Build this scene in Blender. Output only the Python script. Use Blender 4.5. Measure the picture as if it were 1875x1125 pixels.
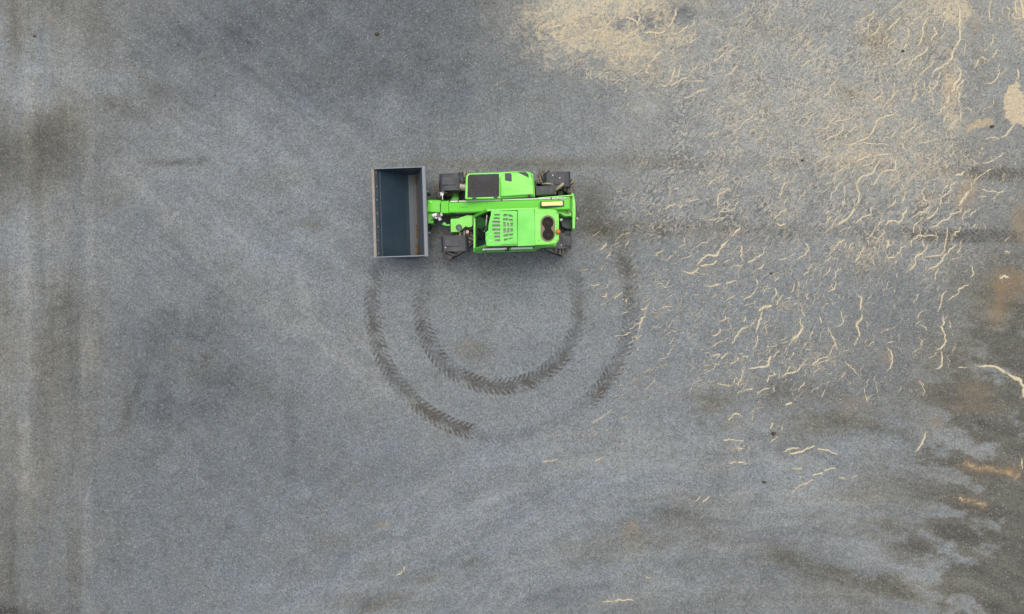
import bpy, bmesh, math, random
import numpy as np
from mathutils import Vector, Matrix
from mathutils.geometry import tessellate_polygon

# ------------------------------------------------------------------ scene, camera, light
for o in list(bpy.data.objects):
    bpy.data.objects.remove(o, do_unlink=True)
scene = bpy.context.scene
COL = scene.collection
random.seed(7)

H = 19.0                 # drone height above the yard (m)
S = 65.1                 # photo pixels per metre on the ground
CX, CY = 937.5, 562.5

cam_data = bpy.data.cameras.new("camera")
cam_data.sensor_width = 36.0
cam_data.lens = 18.0 / ((CX / S) / H)
cam_data.clip_start = 0.1
cam_data.clip_end = 3000.0
cam = bpy.data.objects.new("camera", cam_data)
cam.location = (0, 0, H)
cam.rotation_euler = (0, 0, 0)
COL.objects.link(cam)
scene.camera = cam

SUN_EL, SUN_AZ = 76.0, 15.0          # azimuth clockwise from +Y (top of the picture)
world = bpy.data.worlds.new("World")
scene.world = world
world.use_nodes = True
wn = world.node_tree
wn.nodes.clear()
wo = wn.nodes.new("ShaderNodeOutputWorld")
wb = wn.nodes.new("ShaderNodeBackground")
ws = wn.nodes.new("ShaderNodeTexSky")
ws.sky_type = 'NISHITA'
ws.sun_disc = False
ws.sun_elevation = math.radians(SUN_EL)
ws.sun_rotation = math.radians(SUN_AZ)
ws.air_density = 0.85
ws.dust_density = 7.0
ws.ozone_density = 0.8
wb.inputs["Strength"].default_value = 0.15
wn.links.new(ws.outputs[0], wb.inputs[0])
wn.links.new(wb.outputs[0], wo.inputs[0])

sun_data = bpy.data.lights.new("sun", 'SUN')
sun_data.energy = 0.9
sun_data.angle = math.radians(60)
sun_data.color = (1.0, 0.94, 0.86)
sun = bpy.data.objects.new("sun", sun_data)
el, az = math.radians(SUN_EL), math.radians(SUN_AZ)
sdir = Vector((math.sin(az) * math.cos(el), math.cos(az) * math.cos(el), math.sin(el)))
sun.rotation_euler = sdir.to_track_quat('Z', 'Y').to_euler()
sun.location = (0, 0, 30)
COL.objects.link(sun)

vs = scene.view_settings
vs.view_transform = 'Standard'
vs.look = 'None'
vs.exposure = -0.08
vs.gamma = 1.0
vs.use_curve_mapping = False
scene.render.resolution_x = 1024
scene.render.resolution_y = 614


def P(px, py, z=0.0):
    k = (H - z) / H / S
    return Vector(((px - CX) * k, (CY - py) * k, z))


# ------------------------------------------------------------------ materials
def new_mat(name):
    m = bpy.data.materials.new(name)
    m.use_nodes = True
    nt = m.node_tree
    b = nt.nodes["Principled BSDF"]
    return m, nt, b


def N(nt, typ, **kw):
    n = nt.nodes.new(typ)
    for k, v in kw.items():
        if k == "inp":
            for i, val in v.items():
                n.inputs[i].default_value = val
        else:
            setattr(n, k, v)
    return n


def math_node(nt, op, a, b=None, c=None, clamp=False):
    n = nt.nodes.new("ShaderNodeMath")
    n.operation = op
    n.use_clamp = clamp
    for i, v in enumerate((a, b, c)):
        if v is None:
            continue
        if isinstance(v, (int, float)):
            n.inputs[i].default_value = v
        else:
            nt.links.new(v, n.inputs[i])
    return n.outputs[0]


def maprange(nt, val, a, b, c=0.0, d=1.0, smooth=True):
    n = nt.nodes.new("ShaderNodeMapRange")
    n.interpolation_type = 'SMOOTHSTEP' if smooth else 'LINEAR'
    nt.links.new(val, n.inputs[0])
    for i, v in enumerate((a, b, c, d)):
        n.inputs[i + 1].default_value = v
    return n.outputs[0]


def mixcol(nt, fac, a, b, blend='MIX'):
    n = nt.nodes.new("ShaderNodeMix")
    n.data_type = 'RGBA'
    n.blend_type = blend
    if isinstance(fac, (int, float)):
        n.inputs[0].default_value = fac
    else:
        nt.links.new(fac, n.inputs[0])
    for s, v in ((6, a), (7, b)):
        if isinstance(v, (tuple, list)):
            n.inputs[s].default_value = (*v[:3], 1)
        else:
            nt.links.new(v, n.inputs[s])
    return n.outputs[2]


def paint(name, col, rough=0.35, dirt=(0.16, 0.13, 0.09), dirt_amt=0.25, scale=5.0, spec=0.5,
          metallic=0.0, bump=0.0, coat=0.0):
    """painted / plastic / rubber surface with uneven tone, dust and roughness"""
    m, nt, b = new_mat(name)
    tc = N(nt, "ShaderNodeTexCoord")
    n1 = N(nt, "ShaderNodeTexNoise", inp={"Scale": scale, "Detail": 6.0, "Roughness": 0.65})
    n2 = N(nt, "ShaderNodeTexNoise", inp={"Scale": scale * 9, "Detail": 4.0, "Roughness": 0.7})
    nt.links.new(tc.outputs["Object"], n1.inputs["Vector"])
    nt.links.new(tc.outputs["Object"], n2.inputs["Vector"])
    mul = math_node(nt, 'MULTIPLY', n1.outputs["Fac"], n2.outputs["Fac"])
    d = maprange(nt, mul, 0.2, 0.42, 0.0, dirt_amt)
    c = mixcol(nt, d, col, dirt)
    nt.links.new(c, b.inputs["Base Color"])
    r = maprange(nt, n1.outputs["Fac"], 0.3, 0.7, rough * 0.8, min(1.0, rough * 1.35))
    nt.links.new(r, b.inputs["Roughness"])
    b.inputs["Specular IOR Level"].default_value = spec
    b.inputs["Metallic"].default_value = metallic
    if coat:
        b.inputs["Coat Weight"].default_value = coat
    if bump:
        bp = N(nt, "ShaderNodeBump", inp={"Strength": bump, "Distance": 0.01})
        nt.links.new(n2.outputs["Fac"], bp.inputs["Height"])
        nt.links.new(bp.outputs[0], b.inputs["Normal"])
    return m


GREEN = (0.150, 0.70, 0.050)
M = {}
M["green"] = paint("green_paint", GREEN, 0.32, (0.16, 0.34, 0.10), 0.18, 3.0, 0.5)
M["green_pale"] = paint("green_paint_roof", (0.125, 0.69, 0.07), 0.42, (0.25, 0.45, 0.17), 0.3, 3.0, 0.5)
M["green_dusty"] = paint("green_paint_dusty", (0.10, 0.55, 0.06), 0.5, (0.30, 0.36, 0.20), 0.75, 6.0, 0.4)
M["plastic"] = paint("black_plastic", (0.048, 0.056, 0.068), 0.55, (0.12, 0.11, 0.10), 0.35, 5.0, 0.45)
M["rubber"] = paint("tyre_rubber", (0.04, 0.038, 0.034), 0.85, (0.16, 0.135, 0.105), 0.6, 7.0, 0.2)
M["lug"] = paint("dusty_tread", (0.24, 0.22, 0.185), 0.9, (0.42, 0.39, 0.33), 0.9, 9.0, 0.15, bump=0.4)
M["frame"] = paint("black_chassis", (0.02, 0.021, 0.022), 0.6, (0.08, 0.07, 0.055), 0.5, 6.0, 0.4)
M["bucket"] = paint("bucket_slate_paint", (0.030, 0.056, 0.080), 0.38, (0.06, 0.085, 0.095), 0.5, 2.2, 0.5)
M["bucket_rim"] = paint("bucket_rim_paint", (0.19, 0.225, 0.25), 0.5, (0.30, 0.31, 0.31), 0.6, 9.0, 0.4)
M["back"] = paint("bucket_back_lit", (0.10, 0.13, 0.15), 0.5, (0.17, 0.175, 0.17), 0.6, 4.0, 0.4)  # back plate toned lighter for the light its upturned face catches
M["steel"] = paint("worn_steel", (0.62, 0.56, 0.46), 0.45, (0.40, 0.26, 0.15), 0.55, 8.0, 0.5, metallic=0.35)
M["grey_edge"] = paint("scuffed_edge_paint", (0.055, 0.075, 0.088), 0.5, (0.22, 0.21, 0.19), 0.55, 14.0, 0.4)
M["white"] = paint("white_plastic", (0.85, 0.85, 0.83), 0.35, (0.4, 0.38, 0.33), 0.2, 8.0)
M["yellow"] = paint("yellow_reflector", (0.86, 0.80, 0.25), 0.3, (0.6, 0.5, 0.2), 0.15, 6.0)
M["orange"] = paint("amber_lens", (0.62, 0.19, 0.03), 0.2, (0.4, 0.15, 0.05), 0.2, 20.0, 0.6)
M["blue"] = paint("dark_blue_cap", (0.02, 0.075, 0.10), 0.35, (0.08, 0.1, 0.1), 0.2, 9.0)
M["cowl"] = paint("dusty_cowl", (0.20, 0.17, 0.12), 0.7, (0.32, 0.27, 0.2), 0.6, 9.0, 0.3)
M["fan"] = paint("fan_mesh", (0.032, 0.028, 0.024), 0.7, (0.08, 0.065, 0.05), 0.6, 12.0, 0.3)
M["mesh"] = paint("radiator_mesh", (0.034, 0.037, 0.043), 0.6, (0.11, 0.09, 0.07), 0.55, 2.2, 0.35)
M["pipe"] = paint("weathered_pipe", (0.42, 0.36, 0.28), 0.5, (0.3, 0.2, 0.12), 0.4, 12.0, 0.5, metallic=0.3)
M["seat"] = paint("seat_fabric", (0.045, 0.05, 0.052), 0.9, (0.1, 0.1, 0.1), 0.3, 10.0, 0.2)
M["interior"] = paint("cab_interior", (0.075, 0.10, 0.095), 0.8, (0.14, 0.13, 0.11), 0.5, 5.0, 0.3)
M["hose"] = paint("black_hose", (0.015, 0.015, 0.015), 0.5, (0.06, 0.05, 0.04), 0.3, 9.0, 0.4)
M["bolt"] = paint("bolt_steel", (0.35, 0.34, 0.31), 0.5, (0.3, 0.2, 0.12), 0.4, 20.0, 0.5, metallic=0.4)
M["darkbolt"] = paint("dark_bolt", (0.03, 0.05, 0.03), 0.5, (0.05, 0.05, 0.04), 0.4, 20.0)
M["red"] = paint("red_lens", (0.22, 0.03, 0.03), 0.25, (0.15, 0.05, 0.04), 0.3, 20.0, 0.6)


def glass_mat(name, tint):
    m, nt, b = new_mat(name)
    nt.nodes.remove(b)
    out = nt.nodes["Material Output"]
    tr = N(nt, "ShaderNodeBsdfTransparent")
    tr.inputs[0].default_value = (*tint, 1)
    gl = N(nt, "ShaderNodeBsdfGlossy")
    gl.inputs["Roughness"].default_value = 0.06
    gl.inputs["Color"].default_value = (0.9, 0.95, 0.93, 1)
    fr = N(nt, "ShaderNodeFresnel")
    fr.inputs[0].default_value = 1.13
    mx = N(nt, "ShaderNodeMixShader")
    nt.links.new(fr.outputs[0], mx.inputs[0])
    nt.links.new(tr.outputs[0], mx.inputs[1])
    nt.links.new(gl.outputs[0], mx.inputs[2])
    nt.links.new(mx.outputs[0], out.inputs["Surface"])
    return m


M["glass"] = glass_mat("tinted_glass", (0.66, 0.82, 0.76))


def bucket_inside_mat():
    """slate paint with dry dirt caught in the heel of the bucket (object coords: y runs along the heel)"""
    m, nt, b = new_mat("bucket_heel_dirt")
    tc = N(nt, "ShaderNodeTexCoord")
    mp = N(nt, "ShaderNodeMapping")
    mp.inputs["Scale"].default_value = (3.0, 1.0, 3.0)
    nt.links.new(tc.outputs["Object"], mp.inputs[0])
    n1 = N(nt, "ShaderNodeTexNoise", inp={"Scale": 3.0, "Detail": 8.0, "Roughness": 0.7, "Distortion": 0.6})
    nt.links.new(mp.outputs[0], n1.inputs["Vector"])
    n2 = N(nt, "ShaderNodeTexNoise", inp={"Scale": 22.0, "Detail": 5.0, "Roughness": 0.7})
    nt.links.new(tc.outputs["Object"], n2.inputs["Vector"])
    f = maprange(nt, math_node(nt, 'ADD', n1.outputs["Fac"], math_node(nt, 'MULTIPLY', n2.outputs["Fac"], 0.35)),
                 0.72, 0.95)
    c = mixcol(nt, n2.outputs["Fac"], (0.075, 0.095, 0.11), (0.125, 0.148, 0.165))
    c = mixcol(nt, f, c, (0.17, 0.115, 0.06))
    nt.links.new(c, b.inputs["Base Color"])
    b.inputs["Roughness"].default_value = 0.75
    return m


M["roofglass"] = paint("dusty_roof_pane", (0.12, 0.17, 0.145), 0.3, (0.22, 0.25, 0.22), 0.6, 3.0, 0.5)
M["heel"] = bucket_inside_mat()

# ------------------------------------------------------------------ numpy noise
_rng = np.random.default_rng(11)
_perm = _rng.permutation(512).astype(np.int32)
_ang = _rng.random(512) * 2 * np.pi
_gx, _gy = np.cos(_ang).astype(np.float32), np.sin(_ang).astype(np.float32)


def pnoise(x, y, seed=0):
    x = x + seed * 17.31
    y = y - seed * 9.77
    xi = np.floor(x).astype(np.int32)
    yi = np.floor(y).astype(np.int32)
    xf = (x - xi).astype(np.float32)
    yf = (y - yi).astype(np.float32)
    u = xf * xf * xf * (xf * (xf * 6 - 15) + 10)
    v = yf * yf * yf * (yf * (yf * 6 - 15) + 10)

    def g(ix, iy, dx, dy):
        h = _perm[(_perm[ix & 511] + iy) & 511]
        return _gx[h] * dx + _gy[h] * dy
    a = g(xi, yi, xf, yf)
    b = g(xi + 1, yi, xf - 1, yf)
    c = g(xi, yi + 1, xf, yf - 1)
    d = g(xi + 1, yi + 1, xf - 1, yf - 1)
    return (a + u * (b - a) + v * ((c + u * (d - c)) - (a + u * (b - a)))) * 1.5


def fbm(x, y, octs=4, seed=0, gain=0.5):
    s = 0
    a = 1.0
    t = 0.0
    for i in range(octs):
        s = s + a * pnoise(x * 2 ** i, y * 2 ** i, seed + i * 3)
        t += a
        a *= gain
    return s / t


def sstep(x, a, b):
    t = np.clip((x - a) / (b - a), 0, 1)
    return t * t * (3 - 2 * t)


# ------------------------------------------------------------------ sand streaks traced from the yard (photo pixels)
# each tile: origin x, origin y, pixels per photo pixel, list of (width, [u, v, u, v ...])
K = 1836 / 310.0
TR = []


def tile(ox, oy, k, lines):
    for ln in lines:
        w, c = ln[0], ln[1:]
        TR.append((w / k, [(ox + c[i] / k, oy + c[i + 1] / k) for i in range(0, len(c), 2)]))


tile(950, 0, K, [
    (20, 1705, 95, 1690, 190, 1655, 240, 1640, 285, 1570, 355, 1500, 370, 1440, 350, 1380, 360, 1330, 350),
    (20, 1295, 290, 1290, 250, 1230, 215, 1180, 190, 1100, 210), (16, 1290, 250, 1320, 210, 1290, 150),
    (17, 910, 580, 960, 560, 1030, 485, 1080, 480, 1130, 430, 1180, 390, 1280, 330),
    (16, 870, 440, 905, 360, 945, 310, 950, 270, 1000, 230, 1040, 200, 1050, 160),
    (16, 790, 215, 840, 180, 900, 150, 910, 110, 960, 90), (10, 735, 440, 800, 425),
    (22, 790, 345, 860, 330, 920, 305), (13, 980, 665, 1060, 645, 1085, 600, 1075, 540),
    (13, 1170, 680, 1210, 650, 1225, 540), (12, 1340, 740, 1360, 690, 1350, 620),
    (14, 1390, 750, 1410, 690, 1460, 650, 1480, 610, 1530, 580, 1540, 545),
    (12, 1410, 820, 1385, 760, 1340, 740, 1300, 780, 1230, 820),
    (16, 1530, 915, 1570, 940, 1645, 900, 1660, 830, 1690, 760, 1690, 720),
    (15, 1650, 925, 1740, 890, 1770, 850, 1836, 845), (14, 1740, 830, 1730, 760, 1760, 715),
    (10, 1680, 845, 1740, 825, 1810, 805), (13, 1700, 385, 1750, 350, 1800, 310, 1836, 280),
    (10, 1660, 370, 1700, 385), (12, 1150, 1000, 1165, 950), (14, 1780, 1065, 1836, 1060),
    (16, 600, 310, 560, 350), (16, 350, 330, 400, 280, 470, 280), (12, 1470, 320, 1490, 275),
    (12, 1480, 300, 1550, 315), (12, 1310, 620, 1350, 570, 1370, 540), (12, 1090, 520, 1150, 500, 1180, 480)])
tile(1260, 0, K, [
    (13, 0, 300, 60, 265, 70, 220), (11, 0, 465, 70, 430, 130, 405),
    (14, 270, 675, 320, 640, 390, 580, 440, 555, 510, 530),
    (14, 380, 850, 430, 815, 470, 795, 520, 725, 545, 670), (11, 0, 845, 40, 770, 100, 730, 130, 640),
    (15, 0, 1055, 60, 1030, 110, 990, 220, 960), (11, 510, 195, 560, 160, 610, 130, 620, 80, 660, 50),
    (9, 290, 550, 350, 545, 420, 490, 480, 485), (9, 590, 310, 640, 230, 700, 185),
    (10, 900, 130, 960, 75, 975, 0), (9, 850, 250, 900, 170, 950, 130), (12, 550, 1125, 600, 1090, 660, 1065),
    (10, 1200, 380, 1250, 345, 1280, 290, 1310, 250), (11, 1260, 495, 1310, 475, 1340, 430),
    (10, 1310, 610, 1380, 560, 1400, 540), (13, 1210, 720, 1280, 690, 1330, 650),
    (11, 1380, 760, 1440, 715, 1470, 670), (14, 1470, 1060, 1530, 1000, 1550, 930, 1590, 890),
    (11, 1350, 1010, 1430, 960), (10, 65, 880, 120, 885, 180, 870), (11, 550, 1050, 575, 1020, 620, 1000),
    (9, 380, 700, 440, 640, 450, 600)])
tile(1565, 0, K, [
    (20, 1015, 50, 1000, 110, 950, 170),
    (26, 1120, 30, 1140, 150, 1130, 210, 1145, 300, 1140, 430, 1100, 500, 1065, 560, 1055, 620, 1000, 690,
     930, 735, 860, 770, 835, 850),
    (16, 1060, 120, 1020, 200, 960, 240, 950, 300), (13, 20, 240, 70, 235, 130, 180, 200, 145, 215, 110),
    (14, 70, 330, 140, 300, 160, 230, 210, 180), (14, 170, 390, 230, 350, 280, 290, 265, 240),
    (14, 340, 345, 380, 300, 440, 240, 490, 190, 500, 155), (14, 360, 520, 375, 480, 430, 450, 430, 400),
    (16, 520, 540, 560, 480, 570, 420, 590, 370, 570, 300), (16, 600, 275, 640, 235, 690, 195, 740, 140),
    (22, 690, 500, 700, 460, 730, 400, 745, 300, 760, 230, 810, 170), (13, 700, 590, 690, 520),
    (16, 570, 735, 620, 670, 690, 610, 770, 550, 790, 500), (18, 830, 450, 835, 410, 875, 370, 860, 290),
    (13, 395, 130, 440, 80, 530, 20), (13, 430, 710, 465, 695, 510, 630), (13, 930, 420, 985, 350),
    (10, 500, 805, 560, 775), (12, 690, 830, 760, 760, 840, 690, 870, 640),
    (15, 620, 1120, 670, 1030, 650, 970, 660, 920, 690, 880), (14, 820, 985, 840, 970, 880, 910, 910, 830, 950, 770),
    (12, 795, 1020, 810, 990, 840, 995, 850, 1025, 825, 1045, 795, 1020), (15, 855, 1120, 835, 1050),
    (12, 820, 985, 815, 890), (12, 750, 890, 755, 1000, 720, 1050), (13, 390, 1095, 415, 1040, 430, 900),
    (12, 270, 1000, 265, 930), (16, 200, 1090, 280, 1040, 300, 1000),
    (34, 1010, 1040, 1070, 980, 1090, 910, 1140, 850, 1150, 790, 1110, 715),
    (20, 1090, 1060, 1110, 960, 1150, 900, 1190, 870), (24, 990, 1120, 1020, 1050),
    (20, 1130, 1120, 1140, 1050, 1120, 980), (12, 1180, 610, 1200, 540, 1205, 470),
    (14, 1280, 745, 1310, 720, 1335, 650, 1380, 620, 1440, 655), (15, 1470, 0, 1455, 120, 1460, 220, 1500, 225),
    (14, 1410, 560, 1450, 510, 1490, 480, 1500, 380), (12, 1665, 230, 1670, 100, 1650, 60),
    (11, 1570, 240, 1570, 190), (11, 1600, 150, 1605, 90), (18, 1740, 20, 1750, 130, 1770, 145),
    (14, 1800, 200, 1750, 210, 1710, 180, 1730, 140), (12, 1415, 905, 1470, 910, 1540, 860, 1560, 780, 1550, 720, 1575, 680),
    (13, 1485, 625, 1530, 580, 1540, 530), (9, 1580, 820, 1640, 760, 1690, 720), (16, 1770, 760, 1780, 830, 1740, 880),
    (30, 1800, 0, 1815, 90, 1836, 200)])
tile(1260, 190, K, [
    (13, 330, 1125, 310, 1060, 330, 990, 380, 955, 470, 920), (10, 230, 880, 270, 840, 340, 795),
    (12, 0, 1060, 60, 1045, 120, 1030), (13, 980, 1030, 1020, 940, 1035, 860, 1090, 850), (12, 1035, 840, 1075, 745),
    (11, 920, 830, 1000, 785), (10, 1110, 840, 1160, 800, 1165, 760), (13, 1190, 1060, 1220, 1010, 1260, 980, 1265, 930),
    (11, 1035, 1085, 1075, 1040, 1075, 990), (12, 1385, 640, 1460, 605, 1510, 560, 1490, 520),
    (15, 1480, 880, 1560, 850, 1600, 800, 1605, 740, 1690, 710, 1740, 650, 1800, 600),
    (13, 1545, 1055, 1550, 990, 1600, 930, 1610, 880, 1680, 850), (13, 1680, 1120, 1695, 1030, 1690, 880),
    (15, 1450, 275, 1500, 265, 1550, 190, 1590, 150, 1640, 90), (15, 1480, 395, 1560, 360, 1640, 325, 1680, 280, 1670, 220),
    (15, 1700, 340, 1780, 290, 1836, 245), (14, 1590, 190, 1700, 175, 1800, 150), (12, 1600, 690, 1640, 640, 1670, 580),
    (13, 610, 190, 680, 160, 710, 120), (11, 690, 285, 740, 275, 775, 235), (12, 740, 345, 780, 330, 815, 295),
    (10, 740, 395, 800, 380), (10, 210, 335, 300, 320, 340, 290), (16, 1720, 450, 1780, 440, 1836, 410),
    (13, 1730, 490, 1775, 480), (12, 1240, 250, 1300, 200, 1330, 150, 1380, 90), (11, 1430, 160, 1480, 110),
    (10, 500, 300, 560, 260, 620, 190), (12, 500, 1110, 545, 1060)])
tile(1565, 190, K, [
    (18, 0, 420, 80, 400, 150, 360, 190, 310, 220, 240, 260, 160, 340, 140, 430, 115, 465, 70),
    (17, 0, 640, 80, 600, 150, 570, 190, 540), (14, 220, 560, 300, 550, 400, 545),
    (12, 0, 690, 100, 670, 200, 640, 235, 580),
    (19, 0, 1110, 45, 1060, 50, 980, 20, 900, 40, 830, 100, 780, 180, 765, 230, 690, 270, 610, 310, 595),
    (17, 175, 880, 215, 880, 245, 800, 310, 740, 370, 720, 430, 720, 455, 580), (12, 230, 440, 290, 430, 370, 450),
    (12, 100, 425, 230, 440), (12, 290, 420, 330, 370, 400, 360, 440, 310), (15, 510, 1075, 545, 1000, 535, 920, 520, 870),
    (12, 400, 890, 450, 860, 480, 820), (13, 370, 1120, 420, 1090, 445, 1030), (10, 540, 890, 610, 830),
    (14, 800, 1060, 755, 1040, 735, 960, 755, 910), (15, 920, 1120, 940, 1010, 1030, 960, 1045, 890, 1100, 845),
    (13, 945, 990, 960, 920, 1010, 880), (14, 955, 185, 1000, 140, 1020, 80), (15, 890, 130, 940, 60, 990, 30),
    (14, 1150, 180, 1140, 60), (11, 1000, 290, 1050, 230, 1070, 190), (11, 600, 235, 650, 170, 700, 120),
    (11, 540, 310, 620, 280, 660, 230), (11, 515, 290, 520, 190), (11, 640, 310, 680, 270, 750, 210),
    (11, 680, 370, 740, 330, 740, 300), (11, 680, 425, 780, 420, 830, 400), (22, 1590, 365, 1640, 350, 1680, 290, 1720, 240),
    (13, 1410, 400, 1480, 365, 1560, 385), (13, 1375, 650, 1450, 640, 1530, 590, 1590, 560, 1600, 530),
    (13, 1370, 935, 1450, 945, 1580, 965, 1620, 930), (10, 1340, 1010, 1430, 1005),
    (12, 1280, 870, 1330, 800, 1390, 770, 1480, 700), (10, 1740, 660, 1760, 560), (11, 1210, 30, 1240, 70, 1270, 80),
    (44, 1130, 1110, 1180, 1020, 1240, 950), (18, 1080, 775, 1160, 765, 1200, 730), (12, 1590, 560, 1650, 530)])
tile(1260, 380, K, [
    (24, 100, 620, 140, 570, 200, 520, 320, 520, 335, 465, 390, 400, 440, 350), (20, 470, 310, 520, 270, 560, 220),
    (16, 130, 635, 200, 625, 270, 615, 320, 580), (14, 20, 715, 70, 710, 95, 680), (12, 350, 45, 410, 45, 440, 30, 490, 30, 510, 0),
    (11, 200, 130, 280, 140, 340, 120, 400, 115), (14, 590, 580, 575, 500, 580, 410),
    (15, 650, 600, 720, 560, 800, 505, 830, 480, 835, 430), (10, 400, 600, 440, 570, 490, 565), (14, 480, 625, 560, 635),
    (12, 760, 675, 800, 650, 830, 600), (12, 1000, 570, 1080, 545, 1150, 500), (14, 1200, 550, 1270, 510, 1310, 450, 1270, 380),
    (13, 1300, 670, 1345, 615), (12, 1245, 745, 1315, 690), (12, 1480, 735, 1530, 690, 1545, 650), (14, 1570, 785, 1600, 750, 1590, 690),
    (13, 1515, 915, 1590, 880, 1605, 815), (12, 1190, 970, 1195, 920, 1180, 890), (12, 1200, 850, 1195, 770),
    (12, 910, 1005, 960, 930, 940, 870), (12, 960, 1060, 980, 1000, 1030, 950), (11, 935, 805, 990, 760),
    (24, 770, 1125, 810, 1080, 910, 1070), (11, 420, 1010, 500, 960), (10, 600, 1000, 690, 950, 750, 870),
    (13, 270, 850, 340, 830), (13, 420, 820, 500, 800), (13, 1490, 75, 1540, 40), (12, 1430, 185, 1490, 180, 1550, 100),
    (12, 1490, 270, 1570, 190, 1620, 100), (22, 1620, 190, 1740, 120, 1790, 40, 1800, 0), (16, 1520, 525, 1620, 400, 1700, 340),
    (12, 1480, 590, 1560, 530), (12, 1730, 460, 1790, 370), (12, 1150, 45, 1210, 0), (11, 920, 135, 990, 70, 1080, 10),
    (9, 1630, 990, 1640, 950), (9, 1290, 1000, 1300, 930), (18, 960, 170, 1010, 195, 1050, 190)])
tile(1565, 380, K, [
    (14, 0, 180, 80, 110, 180, 70, 170, 0), (22, 325, 200, 370, 155, 430, 145, 470, 175, 510, 130, 520, 70, 560, 40, 560, 0),
    (14, 160, 320, 210, 250, 280, 160), (13, 210, 465, 245, 350, 320, 270, 300, 240), (10, 150, 400, 150, 350),
    (34, 340, 450, 365, 400, 360, 350), (14, 350, 545, 420, 545, 490, 480, 500, 430, 560, 420),
    (15, 610, 440, 620, 370, 680, 310, 780, 310, 870, 300),
    (19, 595, 680, 660, 610, 655, 540, 690, 515, 750, 490, 785, 440, 740, 400, 735, 350), (12, 785, 390, 785, 440),
    (16, 755, 540, 850, 525, 920, 525, 970, 470, 980, 380, 1005, 310, 1000, 220),
    (17, 790, 680, 870, 640, 950, 580, 970, 530, 1030, 470, 1090, 400), (13, 1105, 510, 1145, 440, 1135, 380, 1170, 370),
    (14, 640, 270, 640, 190, 700, 160, 740, 100), (15, 620, 115, 690, 65, 780, 45, 790, 0), (15, 780, 125, 850, 90, 910, 0),
    (18, 840, 220, 900, 190, 930, 150, 1010, 135, 1045, 70, 1150, 50, 1160, 0), (12, 1175, 160, 1165, 90, 1260, 10),
    (11, 1250, 90, 1320, 20), (11, 1275, 220, 1315, 180), (14, 1060, 305, 1140, 240, 1140, 200), (14, 870, 790, 870, 740, 905, 670),
    (10, 900, 900, 905, 850), (13, 915, 1100, 945, 1000, 940, 970, 1000, 900), (14, 1010, 1005, 1080, 960, 1120, 940, 1130, 880, 1230, 840),
    (11, 640, 1035, 660, 1000, 680, 935), (20, 70, 1115, 55, 1070, 85, 1000, 45, 945), (9, 145, 985, 180, 960),
    (14, 1250, 760, 1300, 720, 1265, 640), (12, 1630, 365, 1690, 310), (22, 1640, 480, 1690, 497), (13, 0, 590, 60, 500, 100, 430),
    (9, 460, 760, 460, 720), (30, 1570, 770, 1620, 745, 1670, 750)])
tile(1260, 560, K, [
    (24, 765, 60, 810, 20, 900, 5), (16, 735, 280, 760, 220, 790, 120, 800, 60), (13, 1260, 120, 1225, 50, 1240, 10),
    (25, 1130, 380, 1190, 320, 1245, 245, 1215, 190, 1215, 140), (13, 1090, 430, 1130, 380), (12, 1440, 185, 1425, 90),
    (11, 1450, 70, 1465, 20), (17, 1560, 470, 1600, 410, 1560, 330, 1510, 240), (12, 1530, 540, 1560, 470), (10, 1620, 480, 1600, 420),
    (13, 1310, 380, 1330, 320, 1365, 260), (14, 700, 470, 740, 430, 760, 320), (11, 850, 300, 850, 215),
    (16, 480, 405, 530, 330, 560, 270, 640, 230, 640, 200), (13, 610, 180, 620, 120), (12, 330, 180, 400, 150, 415, 110),
    (14, 270, 320, 330, 300, 350, 250), (19, 450, 630, 510, 610, 545, 560), (20, 660, 685, 760, 670, 870, 655, 870, 600, 900, 550),
    (30, 875, 610, 890, 560), (13, 920, 560, 985, 490), (15, 530, 870, 570, 800, 590, 740, 595, 700),
    (14, 850, 840, 870, 770, 930, 750, 935, 720), (16, 1020, 770, 1070, 730, 1180, 720, 1245, 640), (12, 1060, 720, 1100, 660),
    (14, 230, 545, 340, 530), (16, 350, 570, 430, 510), (12, 320, 840, 400, 860, 480, 870), (14, 620, 915, 700, 900),
    (11, 750, 950, 810, 910, 880, 890), (20, 1060, 1070, 1130, 1050), (9, 920, 940, 935, 880), (14, 850, 440, 880, 450),
    (12, 1240, 470, 1265, 400), (13, 1340, 640, 1440, 570, 1530, 540), (11, 1090, 580, 1150, 510), (14, 1825, 250, 1820, 210, 1836, 170)])
tile(1565, 560, K, [
    (14, 70, 45, 60, 0), (18, 45, 330, 45, 280, 15, 215, 30, 180, 75, 160, 85, 90), (13, 0, 430, 40, 340),
    (13, 355, 705, 400, 650, 405, 560, 390, 500, 350, 455), (9, 345, 405, 420, 390), (14, 890, 685, 935, 660, 950, 560, 930, 490),
    (20, 885, 480, 930, 460, 985, 410, 975, 310, 935, 240, 955, 180, 955, 120), (13, 900, 70, 935, 0), (14, 1030, 235, 1030, 165),
    (30, 1340, 665, 1440, 650, 1530, 660, 1610, 705, 1680, 760, 1750, 790), (60, 1680, 760, 1780, 800, 1830, 880, 1830, 1000),
    (16, 1120, 670, 1210, 665), (10, 745, 970, 765, 920, 705, 825), (11, 125, 1020, 95, 890), (11, 715, 440, 728, 370),
    (10, 655, 200, 740, 150), (10, 50, 700, 95, 650), (10, 800, 565, 880, 540, 890, 500)])
tile(1060, 280, K, [
    (14, 230, 1045, 270, 1030, 300, 970), (13, 940, 610, 980, 570, 1050, 560), (12, 1090, 610, 1130, 560), (13, 1210, 525, 1300, 505),
    (12, 820, 1120, 850, 1090, 910, 1060), (10, 985, 460, 1000, 370), (12, 1400, 360, 1450, 300, 1530, 260), (10, 500, 1020, 540, 960)])
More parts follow.
